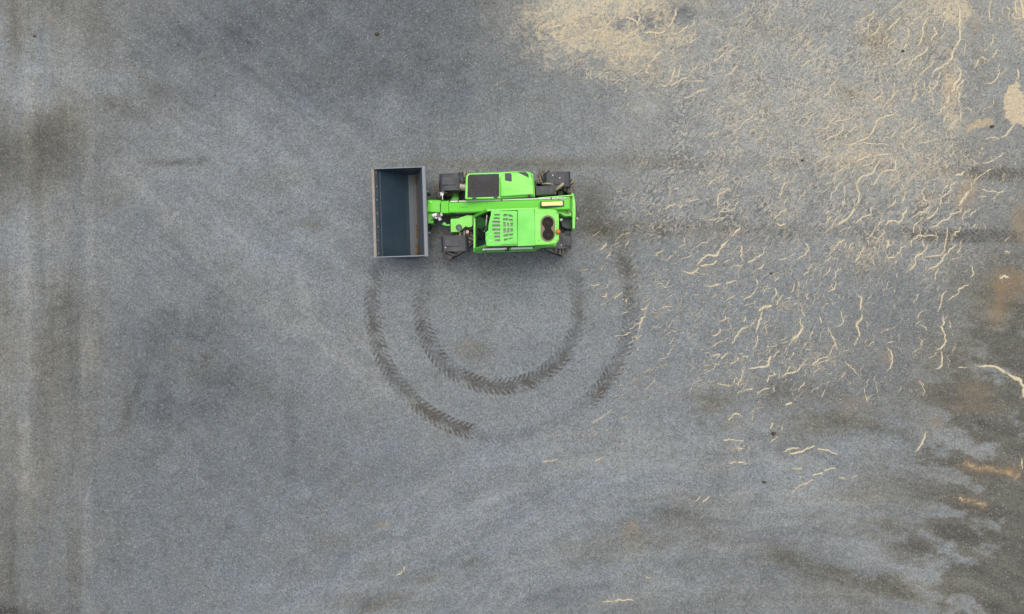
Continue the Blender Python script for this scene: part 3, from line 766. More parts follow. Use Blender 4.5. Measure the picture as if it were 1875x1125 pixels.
def ground_material():
    m, nt, b = new_mat("gravel_yard")
    at = N(nt, "ShaderNodeVertexColor", layer_name="cover")
    sep = N(nt, "ShaderNodeSeparateColor")
    nt.links.new(at.outputs["Color"], sep.inputs[0])
    tone_ = math_node(nt, 'MULTIPLY', sep.outputs[0], 2.5)
    warm_, sand_, rust_ = sep.outputs[1], sep.outputs[2], at.outputs["Alpha"]
    geo = N(nt, "ShaderNodeNewGeometry")
    pos = geo.outputs["Position"]
    # stone-sized grain
    vor = N(nt, "ShaderNodeTexVoronoi", inp={"Scale": 33.0, "Randomness": 1.0})
    nt.links.new(pos, vor.inputs["Vector"])
    vsep = N(nt, "ShaderNodeSeparateColor")
    nt.links.new(vor.outputs["Color"], vsep.inputs[0])
    n1 = N(nt, "ShaderNodeTexNoise", inp={"Scale": 16.0, "Detail": 5.0, "Roughness": 0.75})
    nt.links.new(pos, n1.inputs["Vector"])
    n2 = N(nt, "ShaderNodeTexNoise", inp={"Scale": 48.0, "Detail": 3.0, "Roughness": 0.7})
    nt.links.new(pos, n2.inputs["Vector"])
    g1 = math_node(nt, 'MULTIPLY_ADD', vsep.outputs[0], 0.50, 0.75)
    g2 = math_node(nt, 'MULTIPLY_ADD', n1.outputs["Fac"], 0.9, 0.55)
    g3 = math_node(nt, 'MULTIPLY_ADD', n2.outputs["Fac"], 0.7, 0.65)
    g = math_node(nt, 'MULTIPLY', math_node(nt, 'MULTIPLY', g1, g2), g3)
    # a few pale chips and dark pits
    chip = maprange(nt, vsep.outputs[1], 0.955, 0.985)
    pit = maprange(nt, vsep.outputs[2], 0.93, 0.98)
    cool = mixcol(nt, vsep.outputs[1], (0.166, 0.207, 0.236), (0.202, 0.230, 0.242))
    wrm = mixcol(nt, vsep.outputs[2], (0.212, 0.226, 0.202), (0.234, 0.236, 0.196))
    c = mixcol(nt, warm_, cool, wrm)
    c = mixcol(nt, 1.0, c, math_comb(nt, math_node(nt, 'MULTIPLY', tone_, g)), 'MULTIPLY')
    c = mixcol(nt, math_node(nt, 'MULTIPLY', chip, 0.35), c, (0.42, 0.42, 0.40))
    c = mixcol(nt, math_node(nt, 'MULTIPLY', pit, 0.4), c, (0.06, 0.06, 0.055))
    # rust stain, then dry sand caught between the stones
    rf = math_node(nt, 'MULTIPLY', rust_, math_node(nt, 'MULTIPLY_ADD', n1.outputs["Fac"], 1.0, 0.3), clamp=True)
    c = mixcol(nt, rf, c, (0.33, 0.235, 0.125))
    sg = math_node(nt, 'ADD', sand_, math_node(nt, 'MULTIPLY', math_node(nt, 'SUBTRACT', n1.outputs["Fac"], 0.5), 1.3))
    sg = math_node(nt, 'ADD', sg, math_node(nt, 'MULTIPLY', math_node(nt, 'SUBTRACT', vsep.outputs[0], 0.5), 0.22))
    sf = math_node(nt, 'MULTIPLY', maprange(nt, sg, -0.02, 1.12), maprange(nt, sand_, 0.02, 0.2), clamp=True)
    sc = mixcol(nt, n2.outputs["Fac"], (0.50, 0.43, 0.27), (0.64, 0.57, 0.40))
    sc = mixcol(nt, math_node(nt, 'MULTIPLY', rust_, 0.6, clamp=True), sc, (0.42, 0.28, 0.13))
    # wind ripples: pale worm-like ridges of fines, stretched along the flow
    at2 = N(nt, "ShaderNodeVertexColor", layer_name="ripple")
    s2 = N(nt, "ShaderNodeSeparateColor")
    nt.links.new(at2.outputs["Color"], s2.inputs[0])
    rot = N(nt, "ShaderNodeVectorRotate", rotation_type='Z_AXIS')
    nt.links.new(pos, rot.inputs["Vector"])
    rot.inputs["Angle"].default_value = math.radians(-50)
    mp = N(nt, "ShaderNodeMapping")
    mp.inputs["Scale"].default_value = (0.62, 1.25, 1.0)
    nt.links.new(rot.outputs[0], mp.inputs[0])
    nr = N(nt, "ShaderNodeTexNoise", inp={"Scale": 5.6, "Detail": 3.0, "Roughness": 0.6, "Distortion": 0.9})
    nt.links.new(mp.outputs[0], nr.inputs["Vector"])
    rid = math_node(nt, 'ABSOLUTE', math_node(nt, 'SUBTRACT', nr.outputs["Fac"], 0.5))
    rid = maprange(nt, rid, 0.008, 0.05, 1.0, 0.0)
    rf2 = math_node(nt, 'MULTIPLY', math_node(nt, 'MULTIPLY', rid, s2.outputs[0]), math_node(nt, 'MULTIPLY_ADD', n1.outputs["Fac"], 1.8, -0.05), clamp=True)
    rc = mixcol(nt, warm_, (0.53, 0.53, 0.48), (0.60, 0.57, 0.47))
    c = mixcol(nt, math_node(nt, 'MULTIPLY', rf2, 0.68), c, rc)
    c = mixcol(nt, sf, c, sc)
    nt.links.new(c, b.inputs["Base Color"])
    b.inputs["Roughness"].default_value = 0.93
    b.inputs["Specular IOR Level"].default_value = 0.25
    hgt = math_node(nt, 'ADD', math_node(nt, 'MULTIPLY', vor.outputs["Distance"], -0.6), n1.outputs["Fac"])
    bp = N(nt, "ShaderNodeBump", inp={"Strength": 0.55, "Distance": 0.02})
    nt.links.new(hgt, bp.inputs["Height"])
    nt.links.new(bp.outputs[0], b.inputs["Normal"])
    return m


def math_comb(nt, v):
    n = nt.nodes.new("ShaderNodeCombineColor")
    for i in range(3):
        nt.links.new(v, n.inputs[i])
    return n.outputs[0]


me.materials.append(ground_material())


# ------------------------------------------------------------------ helpers for meshes
def link_mesh(name, bm, mat, parent=None, smooth=False):
    bmesh.ops.recalc_face_normals(bm, faces=bm.faces)
    m = bpy.data.meshes.new(name)
    bm.to_mesh(m)
    bm.free()
    if smooth:
        m.polygons.foreach_set("use_smooth", np.ones(len(m.polygons), bool))
        try:
            m.set_sharp_from_angle(angle=math.radians(38))
        except Exception:
            pass
    if mat is not None:
        m.materials.append(M[mat] if isinstance(mat, str) else mat)
    o = bpy.data.objects.new(name, m)
    COL.objects.link(o)
    if parent is not None:
        o.parent = parent
    return o


def tag(o, label, cat, group=None, kind=None):
    o["label"] = label
    o["category"] = cat
    if group:
        o["group"] = group
    if kind:
        o["kind"] = kind
    return o


# ------------------------------------------------------------------ tyre tracks pressed into the yard (flat damp prints)
def track_material():
    m, nt, b = new_mat("damp_tyre_print")
    out = nt.nodes["Material Output"]
    uv = N(nt, "ShaderNodeUVMap", uv_map="print")
    sp = N(nt, "ShaderNodeSeparateXYZ")
    nt.links.new(uv.outputs[0], sp.inputs[0])
    s_, t_ = sp.outputs[0], sp.outputs[1]          # s in metres along, t in -1..1 across
    geo = N(nt, "ShaderNodeNewGeometry")
    n1 = N(nt, "ShaderNodeTexNoise", inp={"Scale": 9.0, "Detail": 4.0, "Roughness": 0.7})
    n2 = N(nt, "ShaderNodeTexNoise", inp={"Scale": 34.0, "Detail": 4.0, "Roughness": 0.75})
    n3 = N(nt, "ShaderNodeTexNoise", inp={"Scale": 2.2, "Detail": 3.0, "Roughness": 0.6})
    for n in (n1, n2, n3):
        nt.links.new(geo.outputs["Position"], n.inputs["Vector"])
    at = N(nt, "ShaderNodeVertexColor", layer_name="fade")
    at_ = math_node(nt, 'ABSOLUTE', t_)
    side = math_node(nt, 'MULTIPLY', math_node(nt, 'GREATER_THAN', t_, 0.0), 0.5)
    ph = math_node(nt, 'SUBTRACT', math_node(nt, 'DIVIDE', s_, 0.150), math_node(nt, 'MULTIPLY', at_, 1.35))
    ph = math_node(nt, 'ADD', ph, side)
    ph = math_node(nt, 'ADD', ph, math_node(nt, 'MULTIPLY', n1.outputs["Fac"], 0.9))
    fr = math_node(nt, 'FRACT', ph)
    tri = math_node(nt, 'ABSOLUTE', math_node(nt, 'SUBTRACT', fr, 0.5))      # 0 centre .. 0.5
    lug = maprange(nt, tri, 0.20, 0.34, 1.0, 0.12)
    lug = math_node(nt, 'MAXIMUM', lug, maprange(nt, math_node(nt, 'ADD', at_, math_node(nt, 'MULTIPLY', math_node(nt, 'SUBTRACT', n1.outputs["Fac"], 0.5), 1.0)), 0.62, 0.22, 0.0, 0.8))
    edge = maprange(nt, math_node(nt, 'ADD', at_, math_node(nt, 'MULTIPLY', n2.outputs["Fac"], 0.5)), 1.02, 1.30, 1.0, 0.0)
    a = math_node(nt, 'MULTIPLY', math_node(nt, 'MULTIPLY', lug, edge), at.outputs["Color"])
    brk = maprange(nt, math_node(nt, 'ADD', math_node(nt, 'MULTIPLY', n2.outputs["Fac"], 0.7), math_node(nt, 'MULTIPLY', n3.outputs["Fac"], 0.5)), 0.46, 0.74, 0.0, 1.1)
    a = math_node(nt, 'MULTIPLY', a, brk, clamp=True)
    col = mixcol(nt, n2.outputs["Fac"], (0.058, 0.055, 0.047), (0.125, 0.12, 0.105))
    nt.links.new(col, b.inputs["Base Color"])
    b.inputs["Roughness"].default_value = 0.8
    tr = N(nt, "ShaderNodeBsdfTransparent")
    mx = N(nt, "ShaderNodeMixShader")
    nt.links.new(a, mx.inputs[0])
    nt.links.new(tr.outputs[0], mx.inputs[1])
    nt.links.new(b.outputs[0], mx.inputs[2])
    nt.links.new(mx.outputs[0], out.inputs["Surface"])
    return m


M["track"] = track_material()


def tyre_track(pts, fades, width=30.0, lift=0.004, label=None):
    """pts: photo pixels along the print, fades: strength at each"""
    pts = np.array(pts, float)
    seg = np.hypot(*np.diff(pts, axis=0).T)
    cum = np.concatenate([[0], np.cumsum(seg)])
    n = max(int(cum[-1] / 3.0), 6)
    q = np.linspace(0, cum[-1], n)
    x = np.interp(q, cum, pts[:, 0]); y = np.interp(q, cum, pts[:, 1]); f = np.interp(q, cum, fades)
    tx, ty = np.gradient(x), np.gradient(y)
    L = np.hypot(tx, ty)
    nx_, ny_ = -ty / L, tx / L
    ts = np.linspace(-1, 1, 9)
    bm = bmesh.new()
    uvl = bm.loops.layers.uv.new("print")
    cl = bm.verts.layers.float_color.new("fade")
    rows = []
    for i in range(n):
        r = []
        for t in ts:
            w = P(x[i] + nx_[i] * t * width / 2, y[i] + ny_[i] * t * width / 2)
            v = bm.verts.new((w.x, w.y, ground_z(w.x, w.y) + lift))
            v[cl] = (f[i],) * 3 + (1,)
            r.append(v)
        rows.append(r)
    for i in range(n - 1):
        for k in range(8):
            fc = bm.faces.new((rows[i][k], rows[i + 1][k], rows[i + 1][k + 1], rows[i][k + 1]))
            for lp, (a, b_) in zip(fc.loops, ((i, k), (i + 1, k), (i + 1, k + 1), (i, k + 1))):
                lp[uvl].uv = (q[a] / S, ts[b_])
    o = link_mesh("tyre_track", bm, "track", ground)
    for p in o.data.polygons:
        pass
    if label:
        o["label"] = label
    return o


def arc(cx, cy, r, a0, a1, n=60):
    return [(cx + r * math.cos(math.radians(a)), cy + r * math.sin(math.radians(a))) for a in np.linspace(a0, a1, n)]


# angles run from the left (180) down through the bottom (90) to the right (0), as the wheels rolled
def prof(n, keys):
    return list(np.interp(np.linspace(0, 1, n), [k[0] for k in keys], [k[1] for k in keys]))


tyre_track(arc(916, 562, 146, 205, -28, 90), prof(90, [(0, .1), (.12, .5), (.2, .75), (.35, .8), (.45, .9), (.58, 1), (.68, .75), (.76, .42), (.9, .45), (1, .2)]),
           34, 0.004, "dark inner curved tyre print below the machine")
tyre_track(arc(918, 560, 237, 203, 102, 80), prof(80, [(0, .15), (.2, .5), (.45, .62), (.62, .5), (.8, .85), (.93, 1), (1, .9)]),
           33, 0.004, "dark outer curved tyre print on its left side")
tyre_track(arc(918, 562, 237, 102, 55, 50), prof(50, [(0, .25), (.5, .25), (1, .1)]), 28, 0.0045)
tyre_track(arc(918, 560, 238, 55, -32, 70), prof(70, [(0, .15), (.12, .75), (.3, .5), (.5, .45), (.8, .5), (1, .15)]),
           33, 0.005, "faint outer curved tyre print on its right side")
tyre_track([(1862, 433), (1760, 433), (1690, 430), (1600, 424), (1400, 422), (1190, 415), (1080, 405)],
           [.25, .7, .4, .16, .08, .14, .1], 26, 0.004, "straight tyre print running to the right edge")
tyre_track([(1880, 322), (1800, 318), (1700, 310), (1500, 303), (1250, 297), (1060, 300)], [.4, .4, .08, .06, .12, .08], 28, 0.004)
tyre_track([(380, 298), (330, 297), (240, 298)], [.3, .4, .05], 16, 0.004)
tyre_track([(268, 680), (245, 730), (215, 800)], [.2, .4, .1], 18, 0.004)

# ------------------------------------------------------------------ sand ridges and loose stone
def sand_material():
    m, nt, b = new_mat("dry_sand")
    out = nt.nodes["Material Output"]
    at = N(nt, "ShaderNodeVertexColor", layer_name="edge")
    geo = N(nt, "ShaderNodeNewGeometry")
    n1 = N(nt, "ShaderNodeTexNoise", inp={"Scale": 30.0, "Detail": 5.0, "Roughness": 0.75})
    n2 = N(nt, "ShaderNodeTexNoise", inp={"Scale": 5.0, "Detail": 3.0})
    nt.links.new(geo.outputs["Position"], n1.inputs["Vector"])
    nt.links.new(geo.outputs["Position"], n2.inputs["Vector"])
    c = mixcol(nt, n1.outputs["Fac"], (0.46, 0.425, 0.295), (0.69, 0.64, 0.465))
    c = mixcol(nt, maprange(nt, n2.outputs["Fac"], 0.45, 0.7, 0, 0.35), c, (0.60, 0.50, 0.33))
    nt.links.new(c, b.inputs["Base Color"])
    b.inputs["Roughness"].default_value = 0.95
    b.inputs["Specular IOR Level"].default_value = 0.1
    n3 = N(nt, "ShaderNodeTexNoise", inp={"Scale": 3.4, "Detail": 3.0, "Roughness": 0.6})
    nt.links.new(geo.outputs["Position"], n3.inputs["Vector"])
    a = maprange(nt, math_node(nt, 'ADD', math_node(nt, 'MULTIPLY', at.outputs["Color"], maprange(nt, n3.outputs["Fac"], 0.32, 0.52, 0.6, 1.05)), math_node(nt, 'MULTIPLY', math_node(nt, 'SUBTRACT', n1.outputs["Fac"], 0.5), 1.35)), 0.10, 0.86)
    tr = N(nt, "ShaderNodeBsdfTransparent")
    mx = N(nt, "ShaderNodeMixShader")
    nt.links.new(a, mx.inputs[0])
    nt.links.new(tr.outputs[0], mx.inputs[1])
    nt.links.new(b.outputs[0], mx.inputs[2])
    nt.links.new(mx.outputs[0], out.inputs["Surface"])
    return m


M["sand"] = sand_material()
rs = np.random.default_rng(5)


def sand_mesh(name, lines, label):
    vco, fcs, fade = [], [], []
    for w, pts, strength in lines:
        pts = np.array(pts, float)
        seg = np.hypot(*np.diff(pts, axis=0).T)
        cum = np.concatenate([[0], np.cumsum(seg)])
        n = max(int(cum[-1] / 1.6), 4)
        q = np.linspace(0, cum[-1], n)
        x = np.interp(q, cum, pts[:, 0]); y = np.interp(q, cum, pts[:, 1])
        # wriggle: smooth then jitter
        if n > 6:
            k = np.array([.25, .5, .25])
            for _ in range(2):
                x[1:-1] = np.convolve(x, k, 'valid'); y[1:-1] = np.convolve(y, k, 'valid')
        ph = rs.random() * 100
        jx = np.interp(q, np.arange(0, cum[-1] + 5, 3.6), rs.normal(0, 0.95, len(np.arange(0, cum[-1] + 5, 3.6))))
        jy = np.interp(q, np.arange(0, cum[-1] + 5, 3.6), rs.normal(0, 0.75, len(np.arange(0, cum[-1] + 5, 3.6))))
        x, y = x + jx, y + jy
        tx, ty = np.gradient(x), np.gradient(y)
        L = np.hypot(tx, ty) + 1e-6
        nx_, ny_ = -ty / L, tx / L
        u = np.linspace(0, 1, n)
        wn_ = np.interp(q, np.arange(0, cum[-1] + 9, 6.0), rs.uniform(0.55, 1.35, len(np.arange(0, cum[-1] + 9, 6.0))))
        wd = np.minimum(w, 2.6 + 0.45 * max(w - 2.6, 0)) * 1.12 * wn_ * np.clip(np.minimum(u, 1 - u) * 6 + 0.3, 0, 1)
        base = len(vco)
        for i in range(n):
            for kk, hh, ee in ((-1.0, 0.0, 0.0), (-.45, .7, .8), (.25, 1.0, 1.0), (1.0, 0.0, 0.0)):
                p = P(x[i] + nx_[i] * kk * wd[i] * 0.72, y[i] + ny_[i] * kk * wd[i] * 0.72)
                vco.append((p.x, p.y, ground_z(p.x, p.y) + (0.002 + hh * min(0.16 * wd[i] / S, 0.018))))
                fade.append(ee * strength)
        for i in range(n - 1):
            for kk in range(3):
                a = base + i * 4 + kk
                fcs.append((a, a + 4, a + 5, a + 1))
    m = bpy.data.meshes.new(name)
    m.from_pydata(vco, [], fcs)
    m.update()
    ca_ = m.color_attributes.new("edge", 'FLOAT_COLOR', 'POINT')
    f = np.array(fade, np.float32)
    ca_.data.foreach_set("color", np.stack([f, f, f, np.ones_like(f)], -1).ravel())
    m.polygons.foreach_set("use_smooth", np.ones(len(m.polygons), bool))
    m.materials.append(M["sand"])
    o = bpy.data.objects.new(name, m)
    COL.objects.link(o)
    tag(o, label, "sand", kind="stuff")
    return o


sand_mesh("sand_ridges", [(w, p, min(1.0, 0.62 + 0.10 * w)) for w, p in TR], "pale dry sand washed into winding ridges over the right half of the yard")

# countless shorter sand wisps between them
dens = [(1150, 110, 50, 32, 90), (1090, 70, 40, 36, 40), (1210, 100, 40, 40, 40), (1110, 60, 110, 70, 60), (1200, 120, 90, 60, 60), (1420, 90, 160, 90, 90), (1500, 190, 130, 90, 130), (1620, 60, 70, 60, 50),
        (1650, 230, 80, 80, 110), (1700, 310, 80, 50, 110), (1390, 270, 130, 70, 90), (1320, 380, 130, 70, 80), (1560, 400, 90, 70, 90),
        (1600, 470, 80, 40, 60), (1450, 520, 110, 50, 60), (1330, 540, 130, 60, 70), (1440, 640, 100, 50, 70), (1360, 700, 110, 40, 60),
        (1230, 600, 90, 60, 60), (1170, 520, 60, 70, 40), (1680, 470, 80, 60, 40), (1800, 90, 40, 90, 26), (1640, 600, 90, 70, 30),
        (1560, 700, 120, 60, 36), (1250, 800, 160, 40, 40), (1130, 740, 70, 50, 24), (1450, 830, 120, 40, 24), (1380, 930, 160, 70, 18),
        (1840, 330, 40, 40, 14), (1150, 1060, 140, 50, 10), (1210, 360, 90, 60, 46), (1000, 640, 30, 20, 0)]
wisps = []
for cx_, cy_, sx_, sy_, n_ in dens:
    for _ in range(int(n_ * 1.9)):
        x = rs.normal(cx_, sx_ * 0.75); y = rs.normal(cy_, sy_ * 0.75)
        if x < 1075 and y > 240:
            continue
        ang = math.radians(38 + 30 * float(sstep(np.array(x), 1350, 1700)) + rs.normal(0, 15))
        if y > 740:
            ang = math.radians(rs.normal(14, 16))
        if rs.random() < 0.1:
            ang += math.radians(60)
        ln = rs.gamma(2.0, 6.0) + 3
        if y > 740:
            ln *= 0.55
            if rs.random() < 0.4:
                continue
        pts = [(x, y)]
        a = ang
        k = max(int(ln / 4), 1)
        for j in range(k):
            a += rs.normal(0, 0.5)
            a = a * 0.75 + ang * 0.25
            pts.append((pts[-1][0] + math.cos(a) * 4, pts[-1][1] - math.sin(a) * 4))
        wisps.append((rs.uniform(0.8, 1.7), pts, rs.uniform(0.3, 0.85) * (0.6 if y > 740 else 1.0)))
sand_mesh("sand_wisps", wisps, "short thin wisps of pale sand scattered between the longer ridges")


def stone_mesh(name, spots, mat, seed=0):
    r_ = np.random.default_rng(seed)
    vco, fcs = [], []
    octv = np.array([(1, 0, 0), (0, 1, 0), (-1, 0, 0), (0, -1, 0), (0, 0, 1), (0, 0, -1)], float)
    of = [(0, 1, 4), (1, 2, 4), (2, 3, 4), (3, 0, 4), (1, 0, 5), (2, 1, 5), (3, 2, 5), (0, 3, 5)]
    for x, y, s in spots:
        a = r_.random() * 6.28
        R = np.array([[math.cos(a), -math.sin(a), 0], [math.sin(a), math.cos(a), 0], [0, 0, 1]])
        v = (octv * r_.uniform(0.6, 1.2, (6, 1)) * np.array([1.0, 0.75, 0.55])) @ R.T * s
        base = len(vco)
        z = ground_z(x, y)
        for p in v:
            vco.append((x + p[0], y + p[1], z + p[2] + s * 0.22))
        fcs += [tuple(base + i for i in f) for f in of]
    m = bpy.data.meshes.new(name)
    m.from_pydata(vco, [], fcs)
    m.update()
    m.materials.append(M[mat])
    o = bpy.data.objects.new(name, m)
    COL.objects.link(o)
    return o


M["chip"] = paint("pale_stone", (0.30, 0.30, 0.29), 0.8, (0.20, 0.20, 0.20), 0.8, 1.7, 0.3)
M["darkstone"] = paint("dark_stone", (0.085, 0.085, 0.085), 0.85, (0.14, 0.125, 0.10), 0.6, 1.7, 0.3)
spots = [(rs.uniform(-14.8, 14.8), rs.uniform(-9, 9), rs.uniform(0.006, 0.0125)) for _ in range(4200)]
for cx_, cy_, sx_, sy_, n_, s0, s1 in ((376, 1066, 12, 8, 34, .014, .03), (385, 1115, 5, 12, 8, .012, .024), (330, 850, 26, 14, 40, .01, .02),
                                      (420, 1000, 60, 30, 60, .009, .016), (1750, 940, 60, 60, 90, .009, .018), (50, 790, 12, 30, 16, .01, .018)):
    for _ in range(n_):
        p = P(rs.normal(cx_, sx_), rs.normal(cy_, sy_))
        spots.append((p.x, p.y, rs.uniform(s0, s1)))
tag(stone_mesh("loose_chippings", spots, "chip", 1), "pale loose stone chippings scattered over the whole yard", "gravel", kind="stuff")
spots = [(rs.uniform(-14.8, 14.8), rs.uniform(-9, 9), rs.uniform(0.009, 0.02)) for _ in range(3200)]
tag(stone_mesh("dark_chippings", spots, "darkstone", 2), "dark loose stone chippings scattered over the whole yard", "gravel", kind="stuff")

# tiny straws and twig bits blown over the stones
M["straw"] = paint("dry_straw", (0.34, 0.325, 0.27), 0.9, (0.24, 0.22, 0.17), 0.7, 2.0, 0.1)
vco, fcs = [], []
for k in range(6500):
    if rs.random() < 0.5:
        p = Vector((rs.uniform(-14.8, 14.8), rs.uniform(-9, 9), 0))
    else:
        p = P(rs.normal(1150, 330), rs.normal(480, 260))
    a = rs.uniform(0, 6.28)
    n_ = len(vco)
    ln, wd_ = rs.uniform(0.012, 0.042), rs.uniform(0.0022, 0.0045)
    bend = rs.normal(0, 0.35)
    z = ground_z(p.x, p.y)
    d0, d1 = Vector((math.cos(a), math.sin(a), 0)), Vector((math.cos(a + bend), math.sin(a + bend), 0))
    for q_ in (p - d0 * ln, p, p + d1 * ln):
        nn = Vector((-math.sin(a), math.cos(a), 0)) * wd_
        vco += [tuple(q_ + nn + Vector((0, 0, z + .003))), tuple(q_ + Vector((0, 0, z + .003 + wd_))), tuple(q_ - nn + Vector((0, 0, z + .003)))]
    for r_ in (0, 3):
        for c_ in (0, 1):
            fcs.append((n_ + r_ + c_, n_ + r_ + c_ + 1, n_ + r_ + c_ + 4, n_ + r_ + c_ + 3))
sm = bpy.data.meshes.new("straw_flecks")
sm.from_pydata(vco, [], fcs)
sm.update()
sm.materials.append(M["straw"])
so = bpy.data.objects.new("straw_flecks", sm)
COL.objects.link(so)
tag(so, "tiny pale straw flecks strewn over the gravel", "straw", kind="stuff")

M["clod"] = paint("dark_earth", (0.085, 0.075, 0.062), 0.95, (0.11, 0.09, 0.07), 0.6, 14.0, 0.1, bump=0.6)
clods = [(690, 63, .085, "dark earth clod alone above the bucket near the top edge"),
         (64, 67, .06, "small dark clod on the streaked lane near the top left corner"),
         (1399, 883, .065, "dark earth clod low on the right, below the sand ridges"),
         (1416, 794, .09, "flat dark clod just above the longest lower sand ridge"),
         (1469, 294, .055, "dark clod among fine sand ripples, right of the machine"),
         (1412, 501, .055, "small dark clod beside the wriggling sand ridges at mid right"),
         (1653, 94, .06, "dark clod at the foot of a sand ridge near the top right"),
         (394, 176, .035, "tiny dark clod on the bare blue grey gravel at upper left"),
         (1816, 232, .075, "dark clod under the small tan sand patch at the right")]
for i, (x, y, r, lab) in enumerate(clods):
    r *= 0.62
    bm = bmesh.new()
    bmesh.ops.create_icosphere(bm, subdivisions=3, radius=1.0)
    p = P(x, y)
    gz = ground_z(p.x, p.y)
    rr_ = random.Random(i)
    ox = rr_.random() * 50
    from mathutils import noise as mnoise
    for v in bm.verts:
        d = 1 + 0.38 * mnoise.noise(v.co * 1.6 + Vector((ox, 0, 0))) + 0.16 * mnoise.noise(v.co * 4.1 + Vector((ox, 3, 0)))
        v.co = Vector((v.co.x * r * d * 1.15, v.co.y * r * d * 0.85, v.co.z * r * d * 0.55))
    zmin = min(v.co.z for v in bm.verts)
    for v in bm.verts:
        v.co.z -= zmin + 0.004
    o = link_mesh("earth_clod", bm, "clod", None, smooth=True)
    o.location = (p.x, p.y, gz)
    tag(o, lab, "clod", "dark clods lying on the yard")

# ------------------------------------------------------------------ the telehandler
TH = math.radians(1.8)
AX = Vector((math.cos(TH), math.sin(TH), 0))      # towards the rear (right)
LA = Vector((-math.sin(TH), math.cos(TH), 0))     # towards the engine side (top)


def Q(u, v):                # enlarged machine crop -> photo pixel
    return 660 + u / 4.2614, 280 + v / 4.2614


def W(u, v, z):
    return P(*Q(u, v), z)


base = Vector((-0.12, 2.47, 0.0))
root = bpy.data.objects.new("telehandler", None)
root.location = base
root.empty_display_size = 0.3
COL.objects.link(root)
tag(root, "bright green telehandler with side cab and empty slate grey bucket", "telehandler")


def part(name, bm, mat, parent=None, smooth=False, label=None):
    for v in bm.verts:
        v.co -= base
    o = link_mesh(name, bm, mat, parent or root, smooth)
    if label:
        o["label"] = label
    return o


def bevel(bm, off, seg=2, ang=30):
    if off <= 0:
        return
    bmesh.ops.recalc_face_normals(bm, faces=bm.faces)
    es = [e for e in bm.edges if len(e.link_faces) == 2 and e.calc_face_angle(0) > math.radians(ang)]
    bmesh.ops.bevel(bm, geom=es, offset=off, segments=seg, affect='EDGES', profile=0.6, clamp_overlap=True)


def prism_w(top, zbot, off=0.012, seg=2, taper=0.0, bm=None):
    """top: world points of the upper face; walls drop straight down to zbot (taper shrinks the base)"""
    bm = bm or bmesh.new()
    c = sum((Vector(p) for p in top), Vector()) / len(top)
    vt = [bm.verts.new(p) for p in top]
    vb = []
    for p in top:
        q = Vector((p[0], p[1], 0)) + (Vector((c.x, c.y, 0)) - Vector((p[0], p[1], 0))) * taper
        vb.append(bm.verts.new((q.x, q.y, zbot)))
    bm.faces.new(vt)
    bm.faces.new(vb[::-1])
    n = len(top)
    for i in range(n):
        bm.faces.new((vt[i], vb[i], vb[(i + 1) % n], vt[(i + 1) % n]))
    bevel(bm, off, seg)
    return bm


def prism(uv, ztop, zbot, off=0.012, seg=2, taper=0.0):
    return prism_w([W(u, v, ztop) for u, v in uv], zbot, off, seg, taper)


def obox(c, L, Wd, z0, z1, off=0.01, rot=0.0, bm=None, seg=2):
    """box along the machine axis centred at world xy c"""
    a = AX.copy(); l = LA.copy()
    if rot:
        R = Matrix.Rotation(rot, 3, 'Z')
        a, l = R @ a, R @ l
    c = Vector((c[0], c[1], 0))
    top = []
    for sx, sy in ((-1, -1), (1, -1), (1, 1), (-1, 1)):
        p = c + a * (sx * L / 2) + l * (sy * Wd / 2)
        top.append((p.x, p.y, z1))
    return prism_w(top, z0, off, seg, 0, bm)


def tube(pts, r, seg=10, bm=None, cap=True):
    bm = bm or bmesh.new()
    pts = [Vector(p) for p in pts]
    rings = []
    up = Vector((0, 0, 1))
    for i, p in enumerate(pts):
        t = (pts[min(i + 1, len(pts) - 1)] - pts[max(i - 1, 0)]).normalized()
        ref = up if abs(t.z) < 0.95 else Vector((1, 0, 0))
        a = t.cross(ref).normalized()
        b_ = t.cross(a).normalized()
        rad = r[i] if isinstance(r, (list, tuple)) else r
        rings.append([bm.verts.new(p + (a * math.cos(k * 2 * math.pi / seg) + b_ * math.sin(k * 2 * math.pi / seg)) * rad) for k in range(seg)])
    for A, B in zip(rings[:-1], rings[1:]):
        for k in range(seg):
            bm.faces.new((A[k], A[(k + 1) % seg], B[(k + 1) % seg], B[k]))
    if cap:
        bm.faces.new(rings[0][::-1])
        bm.faces.new(rings[-1])
    return bm


def bez(a, b, c, d, n=12):
    a, b, c, d = map(Vector, (a, b, c, d))
    return [a * (1 - t) ** 3 + b * 3 * t * (1 - t) ** 2 + c * 3 * t * t * (1 - t) + d * t ** 3 for t in np.linspace(0, 1, n)]


def disc(c, r, z0, z1, seg=20, bm=None, r1=None):
    bm = bm or bmesh.new()
    r1 = r if r1 is None else r1
    A = [bm.verts.new((c[0] + r * math.cos(k * 2 * math.pi / seg), c[1] + r * math.sin(k * 2 * math.pi / seg), z0)) for k in range(seg)]
    B = [bm.verts.new((c[0] + r1 * math.cos(k * 2 * math.pi / seg), c[1] + r1 * math.sin(k * 2 * math.pi / seg), z1)) for k in range(seg)]
    for k in range(seg):
        bm.faces.new((A[k], A[(k + 1) % seg], B[(k + 1) % seg], B[k]))
    bm.faces.new(A[::-1])
    bm.faces.new(B)
    return bm


def cross_section(profile, y0, y1, origin, bm=None):
    """profile: closed list of (a along AX, z); extruded across the machine from y0 to y1"""
    bm = bm or bmesh.new()
    A = [bm.verts.new(Vector((origin.x, origin.y, 0)) + AX * a + LA * y0 + Vector((0, 0, z))) for a, z in profile]
    B = [bm.verts.new(Vector((origin.x, origin.y, 0)) + AX * a + LA * y1 + Vector((0, 0, z))) for a, z in profile]
    n = len(profile)
    for k in range(n):
        bm.faces.new((A[k], A[(k + 1) % n], B[(k + 1) % n], B[k]))
    bm.faces.new(A[::-1])
    bm.faces.new(B)
    return bm


